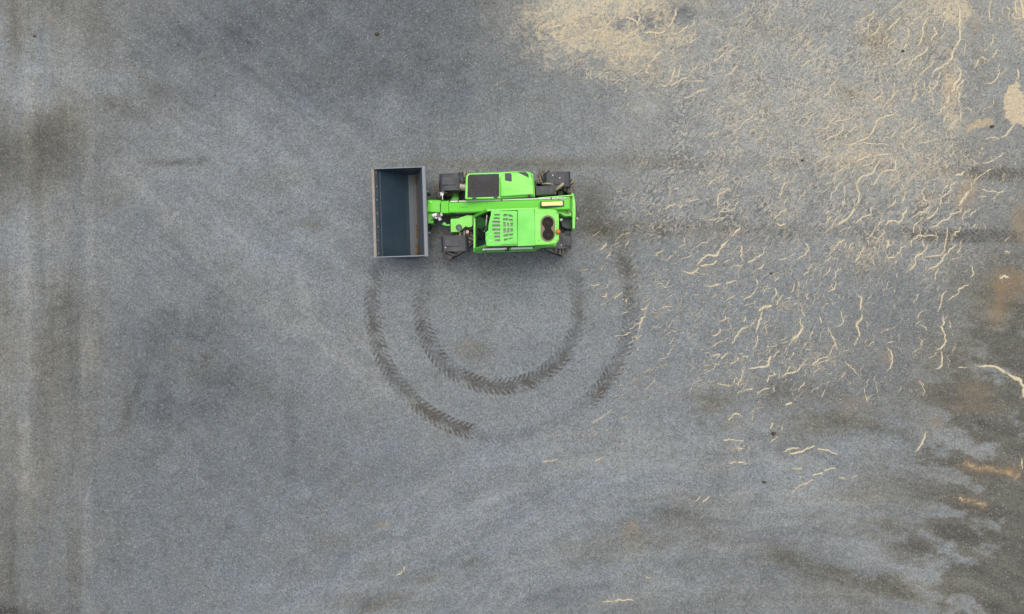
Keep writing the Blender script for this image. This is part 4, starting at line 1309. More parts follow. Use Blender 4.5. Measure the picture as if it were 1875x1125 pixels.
def thick_line(pts, t):
    """open polyline in (a, z) -> closed strip profile of thickness t (grown to the right-hand side)"""
    out = []
    n = len(pts)
    for i in range(n):
        d = Vector(pts[min(i + 1, n - 1)]) - Vector(pts[max(i - 1, 0)])
        d.normalize()
        out.append((pts[i][0] + d.y * t, pts[i][1] - d.x * t))
    return list(pts) + out[::-1]


# ---- chassis, axles
ch = obox((-0.15, 2.47), 2.75, 0.80, 0.52, 1.0, 0.03)
chassis = part("chassis", ch, "frame")
part("belly_plate", obox((-0.1, 2.47), 2.2, 0.62, 0.38, 0.515, 0.02), "frame", chassis)
wheels = {  # centre x, y, steering angle (deg, ccw), photo side
    "fl": (-1.58, 3.33, 22), "fr": (-1.416, 1.727, 34), "rl": (1.19, 3.39, -20), "rr": (1.055, 1.752, -28)}
for nm, a, b_ in (("axle", "fl", "fr"), ("axle", "rl", "rr")):
    p, q = Vector((wheels[a][0], wheels[a][1], 0.54)), Vector((wheels[b_][0], wheels[b_][1], 0.54))
    d = (q - p).normalized()
    bm = tube([p + d * 0.25, p + d * 0.5, (p + q) / 2 - d * 0.22, (p + q) / 2 - d * 0.1, (p + q) / 2 + d * 0.1, (p + q) / 2 + d * 0.22, q - d * 0.5, q - d * 0.25],
              [.09, .11, .12, .2, .2, .12, .11, .09], 14)
    part("axle", bm, "green_dusty" if a == "fl" else "frame", None, True)
part("axle_bracket", prism([(700, 378), (714, 345), (760, 345), (772, 378)], 0.86, 0.6, 0.01), "green_dusty")

# ---- wheels: one built, the others copied
R_T, W_T = 0.54, 0.40


def build_wheel():
    w = bpy.data.objects.new("wheel", None)
    COL.objects.link(w)
    w.parent = root
    prof_ = [(-.17, .36), (-.20, .42), (-.205, .50), (-.185, .555), (-.10, .575), (.10, .575), (.185, .555), (.205, .50), (.20, .42), (.17, .36)]
    bm = bmesh.new()
    n = 56
    rings = []
    for k in range(n):
        a = 2 * math.pi * k / n
        rings.append([bm.verts.new((r * math.cos(a), y, r * math.sin(a))) for y, r in prof_])
    for k in range(n):
        A, B = rings[k], rings[(k + 1) % n]
        for j in range(len(prof_) - 1):
            bm.faces.new((A[j], A[j + 1], B[j + 1], B[j]))
        bm.faces.new((A[-1], A[0], B[0], B[-1]))
    tyre = link_mesh("tyre", bm, "rubber", w, True)
    bm = bmesh.new()
    L = 22
    for side in (-1, 1):
        for k in range(L):
            a0 = 2 * math.pi * (k + (0.5 if side > 0 else 0)) / L
            # lug runs from the centre line out over the shoulder, sweeping back
            rows = []
            for t, r, y in ((0, .60, .0), (.45, .61, .09), (.8, .605, .175), (1.0, .56, .212)):
                a = a0 - 0.34 * t
                hw = 0.040 + 0.012 * t
                row = []
                for s, dr in ((-1, -.055), (-.72, 0), (.72, 0), (1, -.055)):
                    aa = a + s * hw / 0.6
                    row.append(bm.verts.new(((r + dr) * math.cos(aa), side * y * (1 if dr == 0 or t < 1 else 0.94), (r + dr) * math.sin(aa))))
                rows.append(row)
            for A, B in zip(rows[:-1], rows[1:]):
                for j in range(3):
                    bm.faces.new((A[j], A[j + 1], B[j + 1], B[j]))
            bm.faces.new(rows[0][::-1])
            bm.faces.new(rows[-1])
    link_mesh("tread", bm, "lug", w)["kind"] = "stuff"
    bm = bmesh.new()
    pr = [(-.13, .0), (-.13, .10), (-.06, .14), (-.02, .30), (-.16, .34), (-.185, .37), (-.17, .38), (.17, .38), (.185, .37), (.16, .34), (-.0, .30), (.05, .14), (.13, .10), (.13, .0)]
    n = 32
    rings = [[bm.verts.new((r * math.cos(2 * math.pi * k / n), y, r * math.sin(2 * math.pi * k / n))) for y, r in pr] for k in range(n)]
    for k in range(n):
        A, B = rings[k], rings[(k + 1) % n]
        for j in range(len(pr) - 1):
            bm.faces.new((A[j], A[j + 1], B[j + 1], B[j]))
    bmesh.ops.remove_doubles(bm, verts=bm.verts, dist=0.0005)
    link_mesh("rim", bm, "pipe", w, True)
    return w


w0 = build_wheel()
first = True
for key in ("fl", "fr", "rl", "rr"):
    x, y, ang = wheels[key]
    if first:
        w = w0
        first = False
    else:
        w = w0.copy()
        COL.objects.link(w)
        for chd in list(w0.children):
            c = chd.copy()
            COL.objects.link(c)
            c.parent = w
    w.parent = root
    w.location = Vector((x, y, R_T - 0.004)) - base
    w.scale = (R_T / .61, .97, R_T / .61)
    w.rotation_euler = (0, random.uniform(0, 0.3), math.radians(ang + 1.8))

# ---- mudguards
fend = [((610, 790), (165, 290), (638, 745, 190, 250)), ((625, 840), (650, 765), (660, 765, 678, 730)),
        ((1432, 1645), (152, 262), (1515, 1600, 170, 245)), ((1400, 1650), (632, 745), (1570, 1640, 650, 725))]
for (u0, u1), (v0, v1), pad in fend:
    ztop = 1.30
    a = W(u0, (v0 + v1) / 2, ztop); b_ = W(u1, (v0 + v1) / 2, ztop)
    c0 = (a + b_) / 2
    hl = (b_ - a).length / 2
    hw = abs(W(u0, v0, ztop).y - W(u0, v1, ztop).y) / 2
    line = [(-hl, 0.99), (-hl * .985, 1.12), (-hl * .93, 1.22), (-hl * .80, 1.28), (-hl * .5, 1.305), (0, 1.312), (hl * .5, 1.305), (hl * .80, 1.28), (hl * .93, 1.22), (hl * .985, 1.12), (hl, 0.99)]
    bm = cross_section(thick_line(line, 0.022), -hw, hw, c0)
    bevel(bm, 0.008, 1, 40)
    # rolled side lips
    for s in (-1, 1):
        lp = [(x_, z_ + 0.006) for x_, z_ in line]
        cross_section(thick_line(lp, 0.05), s * hw - 0.012, s * hw + 0.012, c0, bm)
    mg = part("mudguard", bm, "plastic", None, True)
    m0, m1, n0, n1 = pad
    part("pad", prism([(m0, n0), (m1, n0), (m1, n1), (m0, n1)], 1.335, 1.30, 0.008), "plastic", mg)
    bm = tube([Vector((c0.x, c0.y, 1.29)), Vector((c0.x, c0.y + (0.2 if c0.y < 2.47 else -0.2), 1.24)), Vector((c0.x, c0.y + (0.36 if c0.y < 2.47 else -0.36), 0.95))], 0.025, 8)
    part("bracket", bm, "frame", mg, True)
part("marker_light", disc(W(665, 741, 1.32), 0.022, 1.31, 1.345, 12), "pipe", None, True)
for u, v in ((1555, 197), (1567, 721), (1502, 176)):
    part("bolt", disc(W(u, v, 1.33), 0.013, 1.30, 1.346, 8), "white")

# ---- bucket
bc = P(735, 390, 0)           # along-axis zero at the bucket's middle
mid_row = 389.0


def ba(px, z):                # photo x on the middle row and height -> distance along the machine axis
    p = P(px, mid_row, z)
    return (p - Vector((bmid.x, bmid.y, 0))).dot(AX)


bmid = P(732.5, mid_row, 1.2)
bmid.z = 0
zr = 1.22
floor_line = [(ba(685.2, zr), zr), (ba(693.2, 1.10), 1.10), (ba(722, 0.66), 0.66), (ba(744, 0.33), 0.33), (ba(749.5, 0.27), 0.27)]
heel_line = [(ba(749.5, 0.27), 0.27), (ba(757, 0.245), 0.245), (ba(764.5, 0.29), 0.29)]
back_line = [(ba(764.5, 0.29), 0.29), (ba(767.5, 0.55), 0.55), (ba(771.5, 0.95), 0.95), (ba(775.2, 1.25), 1.25)]
HWB = 1.155
bm = cross_section(thick_line(floor_line[1:], 0.018), -HWB, HWB, bmid)
bucket = part("bucket", bm, "bucket", None, False, "slate grey loading bucket, empty, with dirt in its heel")
part("heel_plate", cross_section(thick_line(heel_line, 0.018), -HWB + .001, HWB - .001, bmid), "heel", bucket)
part("back_plate", cross_section(thick_line(back_line, 0.018), -HWB, HWB, bmid), "back", bucket)
# worn cutting edge: bright leading bar and bolted grey strip
e0, e1 = Vector(floor_line[0]), Vector(floor_line[1])
ed = (e1 - e0).normalized()
mid_e = e0 + (e1 - e0) * 0.25
part("cutting_edge", cross_section(thick_line([tuple(e0 - ed * 0.02), tuple(mid_e)], 0.03), -HWB - .012, HWB + .012, bmid), "steel", bucket, False, "bare worn steel cutting edge")
part("edge_strip", cross_section(thick_line([tuple(mid_e + ed * 0.002), tuple(e1 + ed * 0.012)], 0.034), -HWB - .006, HWB + .006, bmid), "grey_edge", bucket)
nrm = Vector((-ed.y, ed.x)) * (1 if -ed.y * 0 + ed.x > 0 else -1)
for k in range(7):
    t = -HWB + 0.09 + k * (2 * HWB - 0.18) / 6
    c2 = mid_e + (e1 - mid_e) * 0.55
    pos = Vector((bmid.x, bmid.y, 0)) + AX * c2.x + LA * t + Vector((0, 0, c2.y))
    nv = (AX * nrm.x + Vector((0, 0, nrm.y))).normalized()
    if nv.z < 0:
        nv = -nv
    bm = tube([pos - nv * 0.01, pos + nv * 0.016], 0.019, 8)
    part("bolt", bm, "bolt", bucket, True)
# weld line on the floor
w_a = Vector(floor_line[1]) + (Vector(floor_line[2]) - Vector(floor_line[1])) * 0.14
part("weld_seam", cross_section([(w_a.x, w_a.y + .001), (w_a.x + .012, w_a.y + .006), (w_a.x + .02, w_a.y - .03)], -HWB + .02, HWB - .02, bmid), "back", bucket)
# side plates
side_prof = floor_line + heel_line[1:] + back_line[1:]
for s in (-1, 1):
    bm = cross_section([(a, z) for a, z in side_prof], s * HWB, s * (HWB + 0.022), bmid)
    part("side_plate", bm, "bucket", bucket)
    y0 = s * (HWB - 0.006) if s > 0 else s * (HWB + 0.034)
    bm = cross_section([(side_prof[0][0] + .03, zr + .005), (back_line[-1][0] + .04, 1.262), (back_line[-1][0] + .04, 1.225), (side_prof[0][0] + .03, zr - .03)],
                       s * (HWB + .011) - 0.013, s * (HWB + .011) + 0.013, bmid)
    part("side_rim", bm, "bucket_rim", bucket)
# dried mud left in the corner between heel and back
M["mud"] = paint("dried_mud", (0.15, 0.105, 0.06), 0.95, (0.09, 0.075, 0.055), 0.7, 18.0, 0.1, bump=0.6)
bm = bmesh.new()
prev = None
rm = random.Random(3)
kx = back_line[0]
for k in range(70):
    t = -HWB + 0.03 + k * (2 * HWB - 0.06) / 69
    base_w = 0.010 + (0.055 if k < 12 else 0) + (0.035 if k > 62 else 0) + (0.02 if 16 < k < 30 else 0)
    wl = base_w * rm.uniform(0.3, 1.5)
    wr = base_w * 0.7 * rm.uniform(0.3, 1.4)
    o3 = Vector((bmid.x, bmid.y, 0)) + LA * t
    row = [bm.verts.new(o3 + AX * (kx[0] - .02 - wl) + Vector((0, 0, kx[1] - .016))), bm.verts.new(o3 + AX * (kx[0] - .012) + Vector((0, 0, kx[1] + .012 + rm.uniform(0, .012)))),
           bm.verts.new(o3 + AX * (kx[0] + .012) + Vector((0, 0, kx[1] + .03 + wr)))]
    if prev:
        bm.faces.new((prev[0], row[0], row[1], prev[1]))
        bm.faces.new((prev[1], row[1], row[2], prev[2]))
    prev = row
part("dried_mud", bm, "mud", bucket)
# rim beam along the back
b1 = back_line[-1]
bm = cross_section([(b1[0] - .005, b1[1] - .09), (b1[0] - .005, b1[1] + .012), (b1[0] + .085, b1[1] + .012), (b1[0] + .10, b1[1] - .02), (b1[0] + .10, b1[1] - .09)], -HWB - .035, HWB + .035, bmid)
bevel(bm, 0.008, 1)
part("rim_beam", bm, "bucket_rim", bucket)
# rear ribs and coupling brackets of the bucket
for t in (-0.55, 0.55):
    b_ = back_line
    part("coupling_plate", cross_section([(b_[0][0] + .02, .32), (b_[-1][0] + .02, 1.16), (b_[-1][0] + .13, 1.05), (b_[-1][0] + .13, .45)], t - .02, t + .02, bmid), "bucket_rim", bucket)

# ---- boom
f0, r0 = W(690, 422, 1.16), W(1632, 394, 2.06)
ax3 = (r0 - f0).normalized()


def beam(p0, p1, w, h, ch_, mat, name, parent=None, drop=0.0, label=None):
    d = (p1 - p0).normalized()
    l = Vector((0, 0, 1)).cross(d).normalized()          # towards the engine side
    u_ = d.cross(l).normalized()
    sec = [(-w / 2, -h + ch_), (-w / 2 + ch_, -h), (w / 2 - ch_, -h), (w / 2, -h + ch_), (w / 2, -ch_), (w / 2 - ch_, 0), (-w / 2 + ch_ * .4, 0), (-w / 2, -ch_ * .4)]
    bm = bmesh.new()
    A = [bm.verts.new(p0 + l * a + u_ * b_) for a, b_ in sec]
    B = [bm.verts.new(p1 + l * a + u_ * b_) for a, b_ in sec]
    n = len(sec)
    for k in range(n):
        bm.faces.new((A[k], A[(k + 1) % n], B[(k + 1) % n], B[k]))
    bm.faces.new(A[::-1]); bm.faces.new(B)
    bevel(bm, 0.006, 1, 25)
    return part(name, bm, mat, parent, False, label), l, u_


boom, bl, bu = beam(f0, r0, 0.315, 0.40, 0.06, "green", "boom", None, 0, "long green lifting boom lying between cab and engine cover")
# white pipe added as the sky sheen along the engine-side chamfer
part("pipe", tube([f0 + ax3 * 0.05 + bl * .135 + bu * 0.004, r0 - ax3 * 0.08 + bl * .135 + bu * 0.004], 0.018, 8), "white", boom, True)["label"] = "pale pipe along the boom's shoulder"
for t in (0.25, 1.45, 2.75):
    part("pipe_clip", tube([f0 + ax3 * t + bl * .135 - bu * .01, f0 + ax3 * (t + .03) + bl * .135 - bu * .01], 0.034, 8), "darkbolt", boom, True)
# collar and inner section
c1 = f0 - ax3 * 0.012
collar, _, _ = beam(f0 - ax3 * 0.23, c1, 0.335, 0.42, 0.03, "green", "boom_collar", boom)
collar.location.z += 0.01
inn, _, _ = beam(f0 - ax3 * 0.42, f0 - ax3 * 0.232, 0.24, 0.30, 0.02, "frame", "inner_section", boom)
inn.location.z -= 0.05
# head dropping to the carriage
h0, h1 = W(522, 414, 0.98), W(624, 416, 1.04)
hd, _, _ = beam(h0, h1, 0.33, 0.55, 0.03, "green", "boom_head", boom)
part("bolt", disc(h0 + Vector((.1, .1, 0)), .016, .985, 1.02, 8), "white", hd)
# carriage between the head and the bucket
cp = W(548, 470, 0.8)
car = part("carriage", obox((cp.x - .03, cp.y + .02), 0.20, 0.62, 0.30, 0.86, 0.02), "green_dusty")
part("tilt_link", prism([(520, 468), (580, 466), (588, 500), (560, 528), (522, 530)], 0.80, 0.5, 0.015), "green", car)
for t in (-.27, .27):
    part("hook_plate", obox((cp.x - .12, cp.y + t + .02), 0.10, 0.04, 0.35, 1.05, 0.008), "green_dusty", car)
# tilt cylinder on the cab side and couplers
part("tilt_cylinder", tube([W(640, 485, 0.92), W(760, 478, 1.0), W(880, 470, 1.15)], 0.055, 12), "frame", boom, True)
part("cylinder_rod", tube([W(575, 492, 0.86), W(642, 486, 0.92)], 0.03, 10), "pipe", boom, True)
for pts, r in (([W(565, 490, .98), W(585, 485, 1.0), W(608, 480, 1.0)], .05), ([W(612, 495, 1.02), W(622, 525, .99)], .048), ([W(628, 470, 1.08), W(634, 490, 1.05)], .03), ([W(580, 500, .95), W(598, 512, .95)], .03)):
    part("hydraulic_coupler", tube(pts, r, 10), "white", boom, True)
lev = part("lock_lever", prism([(622, 300), (650, 300), (648, 332), (624, 335)], 1.12, 1.07, 0.006), "white", boom)
part("rod", tube([W(640, 330, 1.10), W(641, 368, 1.12)], 0.012, 8), "white", lev, True)
# hoses
for pts in (bez(W(560, 520, .9), W(530, 560, .7), W(545, 640, .5), W(560, 570, .45)), bez(W(600, 470, 1.05), W(590, 500, 1.2), W(640, 520, 1.15), W(660, 480, 1.08)),
            bez(W(620, 480, 1.0), W(650, 540, .9), W(690, 500, .9), W(720, 490, .95)), bez(W(528, 540, .8), W(520, 610, .6), W(550, 620, .5), W(556, 580, .4))):
    part("hose", tube(pts, 0.013, 8), "hose", boom, True)
# worn white lettering strip on the cab-side flank of the boom (seen edge on)
for k, (a0, a1) in enumerate(((.16, .24), (.26, .31), (.33, .42), (.46, .52), (.54, .62), (.66, .71), (.73, .80))):
    p0 = f0 + ax3 * a0 - bl * 0.1585 - bu * 0.10
    p1 = f0 + ax3 * a1 - bl * 0.1585 - bu * 0.10
    bm = bmesh.new()
    vsx = [p0, p1, p1 - bu * 0.16, p0 - bu * 0.16]
    A = [bm.verts.new(v) for v in vsx]
    B = [bm.verts.new(v - bl * 0.003) for v in vsx]
    bm.faces.new(A); bm.faces.new(B[::-1])
    for i in range(4):
        bm.faces.new((A[i], B[i], B[(i + 1) % 4], A[(i + 1) % 4]))
    part("white_marking", bm, "white", boom)
# slot under the pale oval mark on the boom
part("inspection_plate", prism_w([W(u, v, 0) * 1 + Vector((0, 0, 0)) for u, v in ()] or [f0 + ax3 * (.42 + dx) + bl * dy + bu * .004 for dx, dy in ((-.13, -.02), (-.10, -.035), (.10, -.035), (.13, -.02), (.10, .0), (-.10, .0))], 1.0, 0), "green_dusty", boom)
# yellow strip lamp near the pivot
lampc = W(1495, 399, 2.02)
lz = 1.93
part("lamp_housing", obox((lampc.x, lampc.y), 0.60, 0.145, lz, 2.055, 0.012), "plastic", boom)
part("warning_strip", obox((lampc.x, lampc.y), 0.53, 0.105, 2.04, 2.068, 0.01), "yellow", boom, False, "long pale yellow strip on the rear of the boom")

# ---- rear frame round the boom pivot
part("pivot_plate", prism([(1380, 350), (1660, 326), (1660, 336), (1380, 360)], 1.86, 0.9, 0.004), "green")
rear = part("rear_plate", prism([(1648, 315), (1662, 315), (1676, 380), (1680, 470), (1672, 592), (1656, 592), (1652, 470)], 1.62, 0.55, 0.006), "green")
part("pivot_cheek", prism([(1490, 445), (1640, 432), (1645, 492), (1600, 495)], 1.75, 1.2, 0.008), "green")
part("pivot_floor", prism([(1575, 350), (1645, 345), (1648, 500), (1595, 480), (1585, 430)], 1.60, 0.9, 0.008), "green_dusty")
part("pivot_pin", tube([W(1622, 345, 1.8), W(1622, 470, 1.8)], 0.05, 12), "pipe", None, True)
for u, v, z in ((1552, 362, 1.98), (1626, 414, 2.0), (1575, 428, 1.92), (1635, 352, 1.95)):
    part("rusty_bracket", obox(W(u, v, z), 0.07, 0.05, z - .25, z, 0.008), M.setdefault("rustmetal", paint("rusty_metal", (0.13, 0.07, 0.035), .8, (.22, .15, .1), .6, 14.)))
part("rear_lamp", prism([(1680, 455), (1708, 460), (1710, 500), (1690, 525), (1678, 520)], 1.15, 0.95, 0.015), "plastic")
part("lamp_lens", disc(W(1692, 512, 1.17), .03, 1.10, 1.165, 12), "pipe")
part("side_lamp", obox(W(1683, 430, 1.2), .05, .12, 1.05, 1.2, .01), "darkbolt")
part("tank_box", prism([(1562, 530), (1580, 512), (1655, 508), (1656, 596), (1605, 592), (1570, 575)], 1.34, 0.75, 0.03), "plastic")
part("white_cap", disc(W(1567, 521, 1.40), .036, 1.30, 1.40, 16), "white", None, True)
part("rear_beam", obox((1.30, 2.50), 0.14, 1.15, 0.55, 1.12, .02), "frame")
part("radiator_block", prism([(1520, 480), (1600, 500), (1590, 560), (1500, 540)], 1.25, .7, .02), "frame")

# ---- engine cover
eng = part("engine_cover", prism([(815, 362), (822, 178), (842, 160), (1090, 152), (1200, 144), (1318, 148), (1348, 168), (1361, 300), (1362, 342), (1088, 358)], 1.66, 0.80, 0.02, 3, 0.02), "green")
part("radiator_screen", prism([(834, 350), (838, 182), (852, 170), (1082, 163), (1082, 342)], 1.672, 1.60, 0.01), "mesh", eng, False, "black mesh screen dusted brown")
bm = bmesh.new()
for k in range(13):
    u = 850 + k * 18.5
    tube([W(u, 172 + (k * .2), 1.676), W(u, 343, 1.676)], 0.0022, 4, bm, False)
for k in range(9):
    v = 180 + k * 19
    tube([W(842, v + 3, 1.677), W(1080, v, 1.677)], 0.0022, 4, bm, False)
part("screen_wires", bm, "plastic", eng)["kind"] = "stuff"
part("screen_hinge", obox(W(888, 352, 1.69), .1, .05, 1.62, 1.695, .01), "plastic", eng)
part("screen_hinge", obox(W(1056, 345, 1.69), .1, .05, 1.62, 1.695, .01), "plastic", eng)
hood = part("hood", prism([(1090, 345), (1088, 205), (1096, 180), (1112, 166), (1200, 150), (1316, 154), (1338, 172), (1346, 205), (1356, 298), (1357, 330)], 1.735, 1.64, 0.035, 4), "green", eng)
part("hood_step", prism([(1100, 338), (1098, 238), (1200, 246), (1345, 276), (1351, 326)], 1.752, 1.70, 0.016, 3), "green", eng)
part("vent", prism([(1127, 160), (1168, 158), (1180, 170), (1180, 224), (1165, 224), (1128, 214)], 1.742, 1.70, 0.004), "plastic", eng)
part("corner_window", prism([(1222, 152), (1288, 150), (1310, 168), (1314, 194), (1280, 178), (1250, 164)], 1.742, 1.70, 0.004), "plastic", eng)
part("slit", prism([(1332, 172), (1337, 172), (1341, 196), (1336, 196)], 1.741, 1.70, 0.0), "darkbolt", eng)
part("latch", obox(W(1318, 333, 1.75), .08, .06, 1.68, 1.765, .01), "darkbolt", eng)
part("hood_rib", prism([(1112, 330), (1292, 318), (1294, 326), (1114, 340)], 1.762, 1.72, 0.004), "green_pale", eng)
part("step_box", prism([(1366, 262), (1500, 252), (1530, 262), (1530, 325), (1450, 334), (1368, 334)], 1.36, 0.8, 0.02), "plastic")
part("step_box_lid", prism([(1392, 268), (1500, 262), (1508, 322), (1396, 328)], 1.385, 1.35, 0.01), "plastic")
part("exhaust_pipe", tube(bez(W(1520, 292, 1.3), W(1530, 285, 1.46), W(1550, 270, 1.5), W(1584, 240, 1.5)), 0.042, 12), "pipe", None, True)
part("hose", tube(bez(W(1420, 245, 1.32), W(1440, 235, 1.42), W(1480, 240, 1.42), W(1500, 248, 1.34)), 0.02, 8), "pipe", None, True)
part("air_filter", tube([W(778, 262, 1.18), W(822, 268, 1.18)], 0.11, 16), "pipe", None, True)
part("intake_pipe", tube(bez(W(780, 170, 1.15), W(790, 210, 1.3), W(800, 230, 1.25), W(800, 260, 1.15)), 0.075, 12), "plastic", None, True)
part("side_beam", prism([(880, 362), (1360, 348), (1362, 356), (882, 372)], 1.32, 0.9, 0.006), "green_dusty")

# ---- front chassis cover on the cab side
fc = part("front_cover", prism([(703, 516), (758, 512), (832, 486), (876, 487), (878, 560), (868, 580), (835, 583), (820, 575), (772, 618), (706, 622)], 1.12, 0.70, 0.02, 3), "green")
part("nose_plate", prism([(703, 524), (728, 521), (730, 618), (706, 620)], 1.124, 1.10, 0.003), "green", fc)
part("filler_cap", disc(W(770, 588, 1.17), .062, 1.10, 1.175, 20), "blue", fc, True)
part("cap_collar", disc(W(768, 584, 1.14), .085, 1.09, 1.135, 20), "darkbolt", fc, True)
part("tow_hook", prism([(634, 558), (652, 540), (668, 548), (668, 556), (700, 556), (700, 572), (668, 570), (655, 568)], 0.98, 0.90, 0.012), "green_dusty")
part("headlamp", disc(W(835, 618, 1.05), .045, .92, 1.06, 14), "pipe", None, True)
part("lamp_stalk", tube([W(835, 615, .98), W(850, 590, .9)], .02, 8), "frame", None, True)
part("mud_flap", prism([(812, 600), (880, 580), (884, 620), (830, 655)], 0.80, 0.5, 0.01), "frame")

# ---- cab
ZR = 2.38
y_s, y_n = 1.50, 2.41                     # cab sides on the front row (world y)


def CB(a, t, z):
    """cab frame: a along the machine (m, world x), t 0 = cab door side, 1 = boom side"""
    y = y_s + (y_n - y_s) * t
    return Vector((a, y + a * math.tan(TH) + 0.02, z))


xf0, xf1 = -0.985, -0.60                   # windscreen foot and head
xr = 0.62
cab_bm = bmesh.new()


def pillar(p, q, w=0.055):
    d = (q - p).normalized()
    ref = Vector((0, 1, 0)) if abs(d.y) < .9 else Vector((1, 0, 0))
    a = d.cross(ref).normalized()
    b_ = d.cross(a).normalized()
    A = [cab_bm.verts.new(p + a * sx * w / 2 + b_ * sy * w / 2) for sx, sy in ((-1, -1), (1, -1), (1, 1), (-1, 1))]
    B = [cab_bm.verts.new(q + a * sx * w / 2 + b_ * sy * w / 2) for sx, sy in ((-1, -1), (1, -1), (1, 1), (-1, 1))]
    for k in range(4):
        cab_bm.faces.new((A[k], A[(k + 1) % 4], B[(k + 1) % 4], B[k]))
    cab_bm.faces.new(A[::-1]); cab_bm.faces.new(B)


zb = 1.26
for t in (0.025, 0.975):
    pillar(CB(xf0, t, zb), CB(xf1, t, ZR - .04), .06)
    pillar(CB(xr, t, 0.9), CB(xr, t, ZR - .04), .07)
    pillar(CB(xf0, t, 0.72), CB(xf0, t, zb), .06)
pillar(CB(xf0, 0, zb) + Vector((0, -.03, 0)), CB(xf0, 1, zb), .05)
for zq in (0.75, 1.22):
    prism_w([CB(xf0 - .02, -0.01, zq), CB(xr + .03, -0.01, zq), CB(xr + .03, .03, zq), CB(xf0 - .02, .03, zq)], zq - .08, 0, 1, 0, cab_bm)
prism_w([CB(xf0 - .02, -.02, .74), CB(xr, -.02, .74), CB(xr, 1.0, .74), CB(xf0 - .02, 1.0, .74)], .60, 0, 1, 0, cab_bm)
prism_w([CB(xf1, -.005, ZR - .03), CB(xr, -.005, ZR - .03), CB(xr, .05, ZR - .03), CB(xf1, .05, ZR - .03)], ZR - .12, 0, 1, 0, cab_bm)
prism_w([CB(xf1, .95, ZR - .03), CB(xr, .95, ZR - .03), CB(xr, 1.0, ZR - .03), CB(xf1, 1.0, ZR - .03)], ZR - .12, 0, 1, 0, cab_bm)
prism_w([CB(xr + .001, .0, 1.9), CB(xr + .5, .0, 1.9), CB(xr + .5, 1.0, 1.9), CB(xr + .001, 1.0, 1.9)], 0.95, 0, 1, 0, cab_bm)
cab = part("cab", cab_bm, "green", None, False, "green driver's cab with slotted roof guard")


def pane(name, pts, mat="glass"):
    """single sheet of glass, facing outwards from the cab"""
    pts = [Vector(p) for p in pts]
    n = (pts[1] - pts[0]).cross(pts[2] - pts[0]).normalized()
    c = sum(pts, Vector()) / len(pts)
    if n.dot(c - CB(-.2, .5, 1.5)) < 0:
        pts = pts[::-1]
    m = bpy.data.meshes.new(name)
    m.from_pydata([p - base for p in pts], [], [tuple(range(len(pts)))])
    m.update()
    m.materials.append(M[mat])
    o = bpy.data.objects.new(name, m)
    COL.objects.link(o)
    o.parent = cab
    return o


pane("windscreen", [CB(xf0 + .025, .05, zb + .02), CB(xf0 + .025, .95, zb + .02), CB(xf1 + .02, .95, ZR - .06), CB(xf1 + .02, .05, ZR - .06)])
pane("door_window", [CB(xf0 + .03, 0.012, zb), CB(-0.15, 0.012, zb), CB(-0.15, 0.012, ZR - .1), CB(xf1 + .05, 0.012, ZR - .1)])
pane("side_window", [CB(-.08, 0.012, zb), CB(xr - .04, 0.012, zb), CB(xr - .04, 0.012, ZR - .1), CB(-.08, 0.012, ZR - .1)])
pane("boom_side_window", [CB(xf0 + .03, .99, zb), CB(xr - .03, .99, zb), CB(xr - .03, .99, ZR - .1), CB(xf1 + .03, .99, ZR - .1)])
pane("front_window", [CB(xf0, .05, .78), CB(xf0, .95, .78), CB(xf0, .95, zb - .03), CB(xf0, .05, zb - .03)])
part("door_panel", prism_w([CB(xf0, -.012, 1.135), CB(xr, -.012, 1.135), CB(xr, .012, 1.135), CB(xf0, .012, 1.135)], .76, .004), "green", cab)
part("door_pillar", prism_w([CB(-.15, -.012, ZR - .1), CB(-.09, -.012, ZR - .1), CB(-.09, .03, ZR - .1), CB(-.15, .03, ZR - .1)], 1.225, .004), "plastic", cab)
# pale rubbing strips/rail on the door side
for a0, a1 in ((-.74, -.14), (-.02, .52)):
    part("window_ledge", prism_w([CB(a0, -.066, 1.90), CB(a1, -.066, 1.90), CB(a1, -.016, 1.90), CB(a0, -.016, 1.90)], 1.86, .004), "white", cab)
part("door_handle", obox(CB(-.13, -.05, 1.5), .12, .05, 1.45, 1.55, .008), "plastic", cab)
# inside the cab
part("seat", obox(CB(-.05, .48, 0), .48, .50, .95, 1.12, .05), "seat", cab)
part("backrest", prism_w([CB(.20, .25, 1.72), CB(.32, .25, 1.72), CB(.32, .72, 1.72), CB(.20, .72, 1.72)], 1.1, .04), "seat", cab)
part("dashboard", prism_w([CB(-.965, .035, 1.235), CB(-.66, .035, 1.25), CB(-.66, .965, 1.25), CB(-.965, .965, 1.235)], 1.0, .015), "interior", cab)
part("instrument_pod", prism_w([CB(-.90, .30, 1.31), CB(-.72, .30, 1.36), CB(-.72, .62, 1.36), CB(-.90, .62, 1.31)], 1.2, .03), "frame", cab)
part("steering_column", tube([CB(-.75, .5, 1.1), CB(-.55, .5, 1.42)], .04, 10), "frame", cab, True)
bm = bmesh.new()
cst = CB(-.54, .5, 1.44)
ring = []
for k in range(25):
    a = 2 * math.pi * k / 24
    ring.append(cst + Vector((.19 * math.cos(a) * .9, .19 * math.sin(a), .19 * math.cos(a) * .35)))
tube(ring, .016, 8, bm, False)
part("steering_wheel", bm, "hose", cab, True)
part("cab_floor", prism_w([CB(xf0 + .03, .03, .765), CB(xr, .03, .765), CB(xr, .97, .765), CB(xf0 + .03, .97, .765)], .745, 0), "interior", cab)
part("wiper", tube(bez(CB(-.64, .50, 2.06), CB(-.66, .60, 2.12), CB(-.63, .76, 2.2), CB(-.62, .84, 2.28)), .011, 8), "white", cab, True)
part("wiper_arm", tube([CB(-.70, .44, 1.98), CB(-.655, .52, 2.06)], .010, 8), "white", cab, True)


def T7(x, y, z):
    return P(860 + x / 11.25, 370 + y / 11.25, z)


